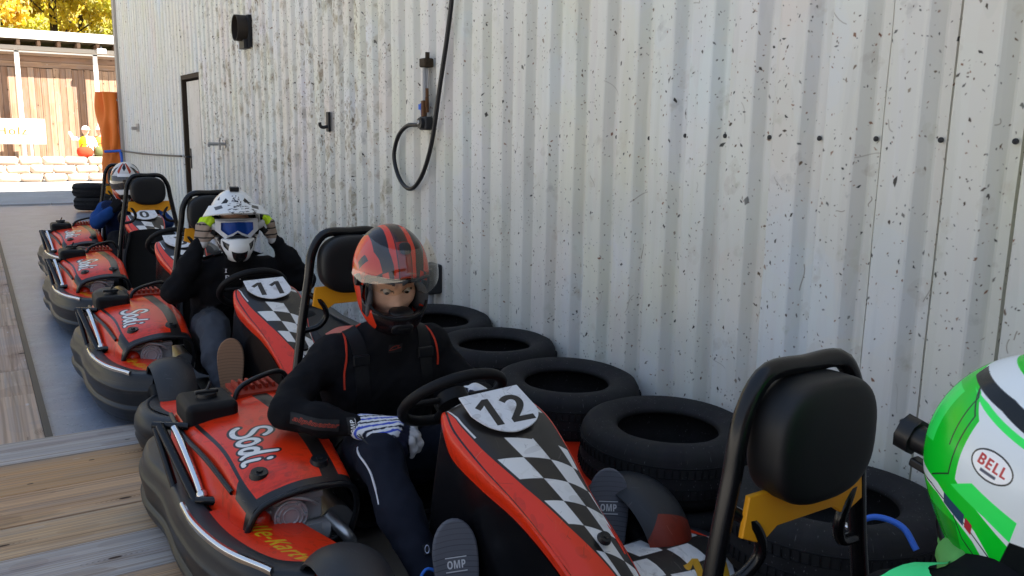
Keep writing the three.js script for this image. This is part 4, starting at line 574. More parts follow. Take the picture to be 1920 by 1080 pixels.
function shoes(t, spots, soleM, upM, laces) {
  for (const [x, y, z, rx, rz, ry = 0] of spots) { const s = mesh('shoe', UPPER, upM, t); s.position.set(x, y, z); s.rotation.set(rx, ry, rz, 'YXZ'); s.scale.setScalar(1.15); mesh('sole', SOLE, soleM, s); if (laces) mesh('laces', mg([tube([[-0.02, 0.0, -0.07], [-0.06, 0.02, -0.065], [-0.075, 0.0, -0.06], [-0.03, -0.01, -0.068]], 0.004, 20, 6), tube([[0.01, 0.01, -0.066], [-0.05, -0.03, -0.06], [-0.08, -0.04, -0.05]], 0.004, 16, 6)]), laces, s); }
}
function wear(t, geo, m, p, yaw, pitch, roll = 0, scale = 1) { const h = mesh('helmet', geo, m, t); h.position.set(...p); h.rotation.set(pitch, yaw, roll, 'YXZ'); h.scale.set(scale * 0.9, scale, scale * 0.92); return h; }
const visorGrid = (a0, a1, e0, e1, k, zk = 1) => gridGeo(40, 16, (u, v) => { const a = lerp(a0, a1, u) * Math.PI / 180, e = lerp(e0, e1, v) * Math.PI / 180; return V(Math.sin(a) * Math.cos(e) * 0.137 * k, Math.sin(e) * 0.15 * k + 0.005, Math.cos(a) * Math.cos(e) * 0.163 * k * zk); });

// driver of kart 12
{
  const t = thing('person', 'person in black with red helmet, raised visor and white glove, seated in kart 12', 'person', KARTS.D.position.toArray(), 0, 'drivers waiting in karts');
  const c = BLK, bones = [...torso(c, 0.1, 0.03, 0.2), ...limb([[-0.19, 0.625, 0.27], [-0.33, 0.55, 0.36], [-0.385, 0.52, 0.44]], [0.062, 0.053, 0.05], c), ...limb([[-0.385, 0.52, 0.44], [-0.31, 0.508, 0.53], [-0.23, 0.495, 0.585]], [0.05, 0.046, 0.034], c),
    ...limb([[0.19, 0.625, 0.27], [0.3, 0.48, 0.36], [0.31, 0.44, 0.44]], [0.062, 0.052, 0.048], c), ...limb([[0.31, 0.44, 0.44], [0.2, 0.53, 0.62], [0.16, 0.56, 0.67]], [0.046, 0.038, 0.031], c),
    ...limb([[-0.1, 0.2, 0.25], [-0.16, 0.38, 0.55], [-0.185, 0.415, 0.69]], [0.098, 0.082, 0.066], NAVY), ...limb([[-0.185, 0.415, 0.69], [-0.2, 0.31, 0.86], [-0.19, 0.17, 1.06]], [0.066, 0.06, 0.042], NAVY),
    ...limb([[0.1, 0.2, 0.25], [0.17, 0.36, 0.55], [0.21, 0.4, 0.68]], [0.098, 0.082, 0.066], NAVY), ...limb([[0.21, 0.4, 0.68], [0.27, 0.3, 0.86], [0.31, 0.17, 1.02]], [0.066, 0.058, 0.042], NAVY)];
  const gw = [0.72, 0.72, 0.74], gd = [0.02, 0.022, 0.04], gb = [0.06, 0.1, 0.5];
  const hr = handBones([-0.21, 0.49, 0.595], [0.82, -0.12, 0.5], [0.1, 0.85, 0.5], -1, [0.35, 0.75, 0.5], { palm: gw, finger: [gd, gd, gd] }, 1, 1.28), hl = handBones([0.16, 0.565, 0.68], [-0.35, 0.2, 0.9], [0.5, 0.8, 0.1], 1, [1.1, 1.2, 0.8], { palm: gw, finger: [gd, gd, gd] });
  // face
  const skinB = (y) => SKIN, fb = { c: [-0.028, 0.905, 0.415], yaw: -0.1, pitch: 0.36 };
  const hm = new THREE.Matrix4().compose(V(...fb.c), new THREE.Quaternion().setFromEuler(new THREE.Euler(fb.pitch, fb.yaw, 0, 'YXZ')), V(1, 1, 1));
  const hf = (x, y, z) => { let d = ell(x, y, z + 0.01, 0.078, 0.115, 0.098); d = smin(d, ell(x, y + 0.05, z - 0.03, 0.058, 0.06, 0.06), 0.04); d = smin(d, capsule([0, 0.0, 0.08, 0.008, 0, -0.04, 0.098, 0.014], x, y, z), 0.02); d = smin(d, capsule([-0.014, -0.044, 0.086, 0.009, 0.014, -0.044, 0.086, 0.009], x, y, z), 0.014); for (const s of [-1, 1]) { d = smin(d, capsule([s * 0.014, 0.026, 0.083, 0.009, s * 0.054, 0.022, 0.062, 0.009], x, y, z), 0.012); d = smin(d, capsule([s * 0.045, -0.03, 0.062, 0.016, s * 0.05, -0.02, 0.055, 0.016], x, y, z), 0.03); d = Math.max(d, -ell(x - s * 0.033, y - 0.001, z - 0.094, 0.0175, 0.0072, 0.018)); d = smin(d, capsule([-0.02, -0.072, 0.082, 0.006, 0.02, -0.072, 0.082, 0.006], x, y, z), 0.008); } return d; };
  const fg = surfaceNets(hf, [-0.1, -0.13, -0.12], [0.1, 0.13, 0.13], 0.003), FP = fg.attributes.position, FC = new Float32Array(FP.count * 3);
  for (let i = 0; i < FP.count; i++) { const x = FP.getX(i), y = FP.getY(i), z = FP.getZ(i), s = Math.abs(x), brow = s > 0.012 && s < 0.06 && Math.abs(y - 0.031 - 0.004 * Math.sin((s - 0.01) * 55)) < 0.006 && z > 0.03, lash = s > 0.014 && s < 0.053 && Math.abs(y - 0.0075 + 0.005 * Math.pow((s - 0.033) / 0.02, 2)) < 0.003 && z > 0.05, q = 1 + 0.08 * noise(x * 60, y * 60, z * 60); FC.set(brow ? [0.03, 0.018, 0.012] : lash ? [0.035, 0.02, 0.015] : y < -0.066 && y > -0.082 && s < 0.024 ? [0.42, 0.16, 0.13] : SKIN.map((v) => v * q), i * 3); }
  fg.setAttribute('color', new THREE.BufferAttribute(FC, 3));
  const eyes = [-1, 1].map((s) => { const g = new THREE.SphereGeometry(0.0125, 20, 16), P = g.attributes.position, C = new Float32Array(P.count * 3), look = V(-0.12, -0.3, 1).normalize(); for (let i = 0; i < P.count; i++) { const d = V(P.getX(i), P.getY(i), P.getZ(i)).normalize().dot(look); C.set(d > 0.8 ? [0.015, 0.01, 0.008] : [0.5, 0.46, 0.43], i * 3); } g.setAttribute('color', new THREE.BufferAttribute(C, 3)); return g.translate(s * 0.033, 0.001, 0.0765); });
  const f = bodyMesh(bones, [{ bones: hr, tweak: (x, y, z, q) => { const u = (x + 0.195) * 0.82 + (z - 0.6) * 0.5, v = (x + 0.195) * -0.5 + (z - 0.6) * 0.82; if (q !== gw) return u > 0.13 ? gw : q; const w = Math.sin((v * 1.2 + u * 0.5) * 190); return w > 0.75 ? gb : w < -0.82 ? gd : gw; } }, { bones: hl }], [mg([fg, ...eyes]).applyMatrix4(hm)], t,
    null, null, 0.007);
  const black = mat(0.007, 0.007, 0.008, 0.55), red = mat(0.55, 0.045, 0.02, 0.6);
  for (const s of [-1, 1]) { const w = mesh('harness_strap', strap(f, [[s * 0.115, 0.735, 0.24], [s * 0.118, 0.66, 0.37], [s * 0.115, 0.55, 0.39], [s * 0.1, 0.42, 0.37], [s * 0.07, 0.33, 0.34]], 0.048, 0.006), black, t); mesh('buckle', box(0.056, 0.036, 0.014, s * 0.117, 0.635, 0.385, 0.004), K.black, w); }
  mesh('belt', strap(f, [[-0.17, 0.33, 0.27], [-0.08, 0.36, 0.355], [0, 0.36, 0.37], [0.08, 0.36, 0.355], [0.17, 0.33, 0.27]], 0.07, 0.008), black, t);
  mesh('shoulder_piping', strap(f, [[-0.14, 0.7, 0.29], [-0.165, 0.64, 0.35], [-0.168, 0.58, 0.365], [-0.165, 0.54, 0.365]], 0.006, 0.003), red, t);
  mesh('shoulder_piping', strap(f, [[0.14, 0.7, 0.29], [0.165, 0.64, 0.35], [0.168, 0.58, 0.365]], 0.006, 0.003), red, t);
  mesh('collar_piping', strap(f, [[-0.12, 0.72, 0.3], [-0.085, 0.745, 0.3]], 0.01, 0.003), red, t);
  const lg = (s, draw, w = 256, h = 128) => new THREE.MeshStandardMaterial({ map: canvasTex(w, h, draw, { clamp: true }), roughness: 0.8 });
  mesh('sleeve_print', decal(f, [-0.345, 0.515, 0.7], [0.05, 0.0, -1], [0.15, 1, 0], 0.125, 0.036, 10), lg(0, (x, w, h) => { x.fillStyle = '#17181a'; x.fillRect(0, 0, w, h); x.font = 'italic bold 50px sans-serif'; x.textAlign = 'center'; x.textBaseline = 'middle'; x.strokeStyle = '#b43a22'; x.lineWidth = 3; x.strokeText('alpinestar', w / 2, h / 2, 240); }, 256, 96), t);
  mesh('cuff_label', decal(f, [-0.245, 0.5, 0.75], [0.02, 0.02, -1], [0.0, 1, 0], 0.028, 0.05, 8, 0.004), lg(0, (x, w, h) => { x.fillStyle = '#17181a'; x.fillRect(0, 0, w, h); x.translate(w / 2, h / 2); x.rotate(-Math.PI / 2); x.fillStyle = x.strokeStyle = '#e8e8e8'; x.font = 'bold 76px sans-serif'; x.textAlign = 'center'; x.textBaseline = 'middle'; x.fillText('OMP', 0, 0); x.lineWidth = 8; x.beginPath(); x.moveTo(-95, 44); x.lineTo(95, 44); x.stroke(); }, 128, 220), t);
  mesh('chest_logo', decal(f, [0.0, 0.665, 0.6], [0, 0, -1], [0, 1, 0], 0.05, 0.03, 8), lg(0, (x, w, h) => { x.fillStyle = '#141416'; x.fillRect(0, 0, w, h); x.strokeStyle = '#a83320'; x.lineWidth = 7; x.beginPath(); x.moveTo(20, 90); x.quadraticCurveTo(70, 10, 190, 30); x.quadraticCurveTo(120, 60, 230, 60); x.quadraticCurveTo(120, 80, 20, 90); x.stroke(); }), t);
  mesh('leg_piping', strap(f, [[-0.235, 0.445, 0.66], [-0.245, 0.42, 0.74], [-0.245, 0.36, 0.82], [-0.24, 0.33, 0.86]], 0.005, 0.002), mat(0.6, 0.6, 0.62, 0.6), t);
  mesh('leg_badge', decal(f, [-0.22, 0.27, 1.3], [0.1, 0, -1], [0, 1, 0], 0.022, 0.018, 6), lg(0, (x, w, h) => { x.fillStyle = '#101216'; x.fillRect(0, 0, w, h); x.strokeStyle = '#cfd3e6'; x.lineWidth = 12; x.beginPath(); x.ellipse(w / 2, h / 2, 80, 44, -0.3, 0, 7); x.stroke(); }), t);
  shoes(t, [[-0.185, 0.255, 1.17, -0.3, 0.05, -0.35], [0.335, 0.27, 1.13, -0.3, 0, -0.6]], ompSole('#5d5e64', true), mat(0.012, 0.014, 0.022, 0.7), mat(0.05, 0.2, 0.7, 0.6));
  const hmap = helmetMap((x, U, E, w, h) => {
    // longitude: 0 front, 90 crown, 180 back; latitude: towards the wearer's left
    x.fillStyle = '#1d1517'; x.fillRect(0, 0, w, h); const R = '#cf3519', D = '#8a1c0e';
    patch(x, U, E, D, [20, -9], [180, -7], [180, 7], [20, 9]); patch(x, U, E, '#2a1112', [70, -7], [110, -6], [110, 6], [70, 7]);
    for (const s of [-1, 1]) {
      patch(x, U, E, R, [14, s * 8], [50, s * 9], [100, s * 7], [180, s * 7], [180, s * 15], [100, s * 15], [60, s * 18], [40, s * 15], [14, s * 16]);
      patch(x, U, E, R, [-70, s * 22], [-40, s * 26], [-24, s * 46], [-10, s * 62], [16, s * 58], [30, s * 42], [34, s * 29], [52, s * 31], [70, s * 36], [110, s * 31], [180, s * 34], [180, s * 90], [-180, s * 90], [-180, s * 20]);
      patch(x, U, E, '#241a22', [62, s * 48], [80, s * 50], [92, s * 66], [66, s * 70]); patch(x, U, E, '#8a1d10', [24, s * 62], [44, s * 58], [46, s * 66], [26, s * 70]);
      patch(x, U, E, '#19131a', [-16, s * 52], [4, s * 66], [-4, s * 78], [-40, s * 62], [-60, s * 46], [-48, s * 40]); patch(x, U, E, R, [20, s * 20], [34, s * 22], [32, s * 30], [20, s * 30]);
      x.strokeStyle = '#120c0d'; x.lineWidth = 3; for (const q of [[[14, 8], [50, 9], [100, 7], [180, 7]], [[14, 16], [40, 15], [60, 18], [100, 15], [180, 15]], [[34, 29], [52, 31], [70, 36], [110, 31]]]) { x.beginPath(); q.forEach(([a, e], i) => (i ? x.lineTo(U(a), E(s * e)) : x.moveTo(U(a), E(s * e)))); x.stroke(); }
    }
    x.strokeStyle = '#e2553a'; x.lineWidth = 2; x.beginPath(); x.ellipse(U(24), E(0), 7, 22, 0, 0, 7); x.stroke();
  });
  const H = wear(t, helmetGeo({ port: [-0.062, 0.05], stride: true }), hmap, [-0.026, 0.915, 0.425], fb.yaw, fb.pitch, 0, 1.05);
  const rim = tube([...Array(28).keys()].map((i) => { const a = i / 28 * 6.2832, x = 0.108 * Math.sign(Math.cos(a)) * Math.pow(Math.abs(Math.cos(a)), 0.5), y = -0.004 + 0.058 * Math.sign(Math.sin(a)) * Math.pow(Math.abs(Math.sin(a)), 0.6); let z = 0.19; const hf2 = helmetField({ port: [-9, -8] }); for (let q = 0; q < 60 && hf2(x, y, z) > 0.001; q++) z -= Math.max(0.0008, hf2(x, y, z) * 0.6); return [x, y, z]; }), 0.0055, 90, 8, true);
  mesh('port_seal', rim, K.matte, H);
  mesh('mouth_vent', mg([superBox(0.038, 0.024, 0.01, 2.6, 24, 12).rotateX(0.35).translate(0, -0.1, 0.158), box(0.04, 0.006, 0.008, 0, -0.094, 0.169, 0.002), superBox(0.042, 0.012, 0.03, 2.6, 24, 12).translate(0, -0.058, 0.13)]), K.black, H);
  mesh('top_vent', superBox(0.02, 0.006, 0.02, 3, 20, 12).rotateX(0.62).translate(0.004, 0.138, 0.084), K.black, H);
  mesh('cheek_pad', mg([-1, 1].map((s) => superBox(0.012, 0.05, 0.045, 2.6, 24, 14).rotateY(s * 0.3).translate(s * 0.089, -0.05, 0.055))), mat(0.07, 0.07, 0.075, 0.9), H);
  for (const s of [-1, 1]) mesh('visor_pivot', cyl(0.02, 0.017, 0.014, 20).rotateZ(Math.PI / 2).translate(s * 0.129, 0.012, 0.03), K.black, H);
  const vg = gridGeo(44, 14, (u, v) => { const a = lerp(-80, 80, u) * Math.PI / 180, e = lerp(8, 52, v) * Math.PI / 180, k = 1.14, drop = -0.012 * Math.pow(Math.cos(a * 1.1), 2) * (1 - v) + (v < 0.5 ? 0.03 * Math.exp(-Math.pow(a / 0.25, 2)) * (1 - v) : 0); return V(Math.sin(a) * Math.cos(e) * 0.14 * k * 0.97, Math.sin(e) * 0.15 * k + 0.012 + drop, Math.cos(a) * Math.cos(e) * 0.166 * k); });
  mesh('visor', vg, phys(0.9, 0.8, 0.66, { transmission: 1, roughness: 0.02, thickness: 0, ior: 1.75, side: THREE.DoubleSide, specularIntensity: 1 }), H);
}
// driver of kart 11
{
  const t = thing('person', 'person in a black hoodie with white motocross helmet and goggles, both hands raised to it', 'person', KARTS.C.position.toArray(), 0, 'drivers waiting in karts');
  const c = BLK, J = GREY, bones = [...torso(c, 0.26, 0.06, 0.2), ...limb([[-0.18, 0.635, 0.42], [-0.27, 0.575, 0.5], [-0.315, 0.57, 0.55]], [0.066, 0.06, 0.056], c), ...limb([[-0.315, 0.57, 0.55], [-0.24, 0.7, 0.56], [-0.185, 0.795, 0.545]], [0.054, 0.048, 0.036], c), ...limb([[0.18, 0.635, 0.42], [0.3, 0.575, 0.48], [0.36, 0.575, 0.52]], [0.066, 0.06, 0.056], c), ...limb([[0.36, 0.575, 0.52], [0.27, 0.7, 0.54], [0.205, 0.795, 0.54]], [0.054, 0.048, 0.036], c),
    ...limb([[-0.1, 0.2, 0.25], [-0.15, 0.37, 0.56], [-0.17, 0.4, 0.72]], [0.1, 0.088, 0.074], J), ...limb([[-0.17, 0.4, 0.72], [-0.2, 0.3, 0.9], [-0.2, 0.18, 1.06]], [0.072, 0.066, 0.05], J), ...limb([[0.1, 0.2, 0.25], [0.17, 0.36, 0.55], [0.21, 0.4, 0.68]], [0.1, 0.085, 0.07], J), ...limb([[0.21, 0.4, 0.68], [0.27, 0.3, 0.86], [0.31, 0.17, 1.02]], [0.068, 0.06, 0.046], J)];
  const neon = [0.5, 0.72, 0.03], palm = [0.3, 0.23, 0.18], dk = [0.02, 0.02, 0.02], col = { palm, finger: [neon, dk, dk], thumb: dk }, tw = (x, y, z, q) => (q === palm && y < 0.815 ? [0.6, 0.6, 0.6] : q === palm && Math.sin(y * 190) > 0.8 ? dk : q);
  const f = bodyMesh(bones, [{ bones: handBones([-0.175, 0.805, 0.545], [0.15, 0.95, 0.12], [-0.85, 0.1, 0.5], 1, [0.5, 0.9, 0.6], col), tweak: tw }, { bones: handBones([0.195, 0.805, 0.54], [-0.15, 0.95, 0.12], [0.85, 0.1, 0.5], -1, [0.5, 0.9, 0.6], col), tweak: tw }], [paint(new THREE.SphereGeometry(0.1, 24, 18).scale(0.76, 1.1, 0.95).translate(0, 0.885, 0.53), [[0, 0, 0, 1, 0, 0, 0, 1, SKIN]])], t, null, null, 0.009);
  mesh('chest_print', decal(f, [-0.02, 0.63, 0.85], [0, 0, -1], [0, 1, 0], 0.12, 0.1, 12), texmat(canvasTex(256, 212, (x, w, h) => { x.fillStyle = '#171718'; x.fillRect(0, 0, w, h); x.fillStyle = '#e9e9ee'; x.font = 'bold 60px sans-serif'; x.fillText('I', 20, 62); x.font = 'bold 84px sans-serif'; x.fillText('BOX', 20, 150); }, { clamp: true }), 0.8), t);
  mesh('hood', strap(f, [[-0.15, 0.715, 0.4], [-0.09, 0.735, 0.5], [0, 0.72, 0.55], [0.09, 0.735, 0.5], [0.15, 0.715, 0.4]], 0.06, 0.016), mat(...BLK, 0.9), t);
  shoes(t, [[-0.2, 0.29, 1.145, -0.2, 0, -0.3], [0.33, 0.2, 1.14, -0.25, 0]], ompSole('#8a6a52', false), mat(0.1, 0.07, 0.05, 0.8));
  const m = helmetMap((x, U, E, w, h) => {
    x.fillStyle = '#dcdcda'; x.fillRect(0, 0, w, h); seed(61); const ink = '#1b1b1d';
    for (const s of [-1, 1]) { patch(x, U, E, ink, [s * 22, 52], [s * 34, 58], [s * 42, 46], [s * 34, 34], [s * 27, 40]); patch(x, U, E, ink, [s * 60, -10], [s * 100, -4], [s * 110, -20], [s * 70, -30]); patch(x, U, E, ink, [s * 72, 26], [s * 96, 30], [s * 90, 20]); patch(x, U, E, '#222', [s * 20, -36], [s * 44, -26], [s * 40, -44], [s * 24, -56]); for (let i = 0; i < 34; i++) { const a = rr(40, 150), e = rr(-30, 64), r = rr(2, 8); patch(x, U, E, rnd() < 0.7 ? ink : '#8f8f92', [s * a, e], [s * (a + r), e + rr(-4, 4)], [s * (a + rr(0, r)), e - r], [s * (a - rr(0, 4)), e - r * 0.5]); } }
    for (let i = 0; i < 30; i++) { const a = rr(-13, 13), e = rr(18, 66), r = rr(2, 5.5); patch(x, U, E, rnd() < 0.6 ? ink : '#77777a', [a, e], [a + r, e + rr(-2, 3)], [a + rr(-1, r), e - r], [a - rr(0, 3), e - r * 0.5]); }
    patch(x, U, E, '#c9b92c', [58, 10], [66, 14], [64, 4]); patch(x, U, E, ink, [-11, -24], [11, -24], [9, -34], [0, -46], [-9, -34]); for (const s of [-1, 1]) { patch(x, U, E, ink, [s * 14, -18], [s * 30, -20], [s * 26, -26], [s * 16, -26]); patch(x, U, E, ink, [s * 34, -17], [s * 48, -16], [s * 50, -26], [s * 36, -28]); patch(x, U, E, ink, [s * 12, -52], [s * 30, -38], [s * 34, -50], [s * 16, -66]); patch(x, U, E, ink, [s * 42, -34], [s * 56, -28], [s * 58, -44], [s * 46, -50]); }
  });
  const H = wear(t, helmetGeo({ chin: 0.1, cw: 0.072, port: [-0.05, 0.052], px: 0.12 }), m, [0.003, 0.892, 0.53], -0.16, 0.06, 0, 1.12);
  mesh('peak', shell(24, 12, (u, v) => { const a = lerp(-62, 62, u) * Math.PI / 180, r = 0.158 + 0.075 * (1 - v) * Math.pow(Math.cos(a), 0.7); return V(Math.sin(a) * r * 0.88, 0.062 + 0.05 * v - 0.03 * Math.pow(Math.abs(Math.sin(a)), 2) + 0.02 * Math.cos(a) * (1 - v), Math.cos(a) * r - 0.03 * v); }, -0.004), texmat(canvasTex(256, 128, (x, w, h) => { x.fillStyle = '#d8d8d6'; x.fillRect(0, 0, w, h); x.fillStyle = '#17171a'; seed(9); for (let i = 0; i < 44; i++) { const a = rr(80, 176), b = rr(0, h); poly(x, '#1a1a1c', [a, b], [a + rr(6, 18), b + rr(-8, 8)], [a + rr(-4, 8), b + rr(6, 18)]); } poly(x, '#1a1a1c', [40, 30], [70, 20], [80, 60], [56, 76]); poly(x, '#1a1a1c', [216, 30], [186, 20], [176, 60], [200, 76]); }, { clamp: true }), 0.3), H);
  const G = mesh('goggle_frame', (() => { const s = new THREE.Shape(); const pts = (k, kk) => [[-0.098 * k, 0.034 * kk], [0, 0.04 * kk], [0.098 * k, 0.034 * kk], [0.1 * k, -0.012 * kk], [0.06 * k, -0.044 * kk], [0.022, -0.03 * kk], [0, -0.014 * kk], [-0.022, -0.03 * kk], [-0.06 * k, -0.044 * kk], [-0.1 * k, -0.012 * kk]].map(([a, b]) => new THREE.Vector2(a, b)); s.setFromPoints(pts(1, 1)); s.holes.push(new THREE.Path(pts(0.78, 0.72))); const g = new THREE.ExtrudeGeometry(s, { depth: 0.022, bevelEnabled: true, bevelSize: 0.003, bevelThickness: 0.003, bevelSegments: 2 }), P = g.attributes.position; for (let i = 0; i < P.count; i++) P.setZ(i, P.getZ(i) + 0.108 - 3.2 * P.getX(i) * P.getX(i)); g.computeVertexNormals(); return g; })(), mat(0.62, 0.63, 0.66, 0.35), H);
  mesh('lens', gridGeo(20, 10, (u, v) => { const x = lerp(-0.078, 0.078, u); return V(x, lerp(-0.034, 0.032, v), 0.116 - 3.2 * x * x); }), phys(0.02, 0.1, 0.5, { roughness: 0.08, metalness: 0.5, clearcoat: 1 }), G);
  for (const s of [-1, 1]) mesh('goggle_strap', tube([[s * 0.095, 0.0, 0.09], [s * 0.13, 0.004, 0.04], [s * 0.137, 0.012, -0.03]], 0.012, 14, 6).scale(1, 1.4, 1), mat(0.5, 0.5, 0.52, 0.7), H);
  mesh('chin_vent', mg([superBox(0.026, 0.026, 0.014, 2.2, 4, 10).rotateX(0.3).translate(0, -0.1, 0.2), superBox(0.04, 0.016, 0.02, 2.6, 20, 10).translate(0, -0.045, 0.15)]), K.black, H);
  mesh('top_mount', box(0.045, 0.02, 0.04, 0, 0.163, 0.02, 0.004), K.black, H);
}
// driver of the farthest kart
{
  const t = thing('person', 'person in blue sleeves with white, red and black helmet in the farthest kart', 'person', KARTS.A.position.toArray(), 0, 'drivers waiting in karts');
  const c = [0.008, 0.016, 0.05], bones = [...torso(c, 0.16, 0.04, 0.2), ...limb([[-0.2, 0.64, 0.33], [-0.27, 0.56, 0.4], [-0.285, 0.53, 0.46]], [0.068, 0.06, 0.056], BLUE), ...limb([[-0.285, 0.53, 0.46], [-0.22, 0.6, 0.54], [-0.18, 0.64, 0.54]], [0.054, 0.046, 0.036], BLUE), ...limb([[0.2, 0.64, 0.33], [0.31, 0.5, 0.38], [0.2, 0.54, 0.66]], [0.068, 0.052, 0.036], BLUE), ...limb([[-0.1, 0.2, 0.25], [-0.17, 0.4, 0.7], [-0.18, 0.18, 1.05]], [0.1, 0.07, 0.045], BLK), ...limb([[0.1, 0.2, 0.25], [0.2, 0.4, 0.68], [0.3, 0.17, 1.02]], [0.1, 0.07, 0.045], BLK)];
  const col = { palm: BLK, finger: [[0.75, 0.75, 0.75], BLK, BLK], thumb: BLK };
  bodyMesh(bones, [{ bones: handBones([-0.17, 0.645, 0.545], [0.55, 0.8, 0.1], [-0.5, 0.4, 0.8], 1, [1.0, 1.2, 0.8], col) }, { bones: handBones([0.19, 0.55, 0.67], [-0.35, 0.2, 0.9], [0.5, 0.8, 0.1], 1, [1.1, 1.2, 0.8], { palm: BLK, finger: [BLK, BLK, BLK] }) }], [], t);
  shoes(t, [[-0.17, 0.22, 1.15, -0.2, 0], [0.33, 0.2, 1.14, -0.25, 0]], ompSole('#55504c', false), mat(0.02, 0.02, 0.02, 0.8));
  const m = helmetMap((x, U, E, w, h) => { x.fillStyle = '#c9c6c4'; x.fillRect(0, 0, w, h); const R = '#a8391f', k = '#1d1716'; patch(x, U, E, k, [-7, 75], [7, 75], [10, 52], [0, 40], [-10, 52]); for (const s of [-1, 1]) { patch(x, U, E, R, [s * 8, 80], [s * 24, 78], [s * 30, 40], [s * 20, 30], [s * 14, 50]); patch(x, U, E, k, [s * 34, 60], [s * 60, 50], [s * 80, 20], [s * 50, 30]); patch(x, U, E, R, [s * 60, 44], [s * 110, 30], [s * 120, 10], [s * 80, 14]); patch(x, U, E, R, [s * 10, -30], [s * 70, -8], [s * 76, -22], [s * 20, -50]); patch(x, U, E, k, [s * 4, -26], [s * 26, -30], [s * 10, -44]); patch(x, U, E, R, [s * 4, -52], [s * 40, -40], [s * 40, -60], [s * 6, -70]); patch(x, U, E, k, [s * 110, 60], [s * 180, 60], [s * 180, -30], [s * 120, -10]); } });
  const H = wear(t, helmetGeo({ port: [-0.055, 0.05] }, 0.006), m, [-0.032, 0.885, 0.45], -0.2, 0.08, 0, 1.1);
  mesh('visor', visorGrid(-68, 68, -22, 22, 0.985), phys(0.035, 0.03, 0.028, { roughness: 0.08, clearcoat: 1 }), H);
  mesh('visor_sticker', visorGrid(-26, 22, 20, 30, 1.02), mat(0.72, 0.72, 0.74, 0.5), H);
}
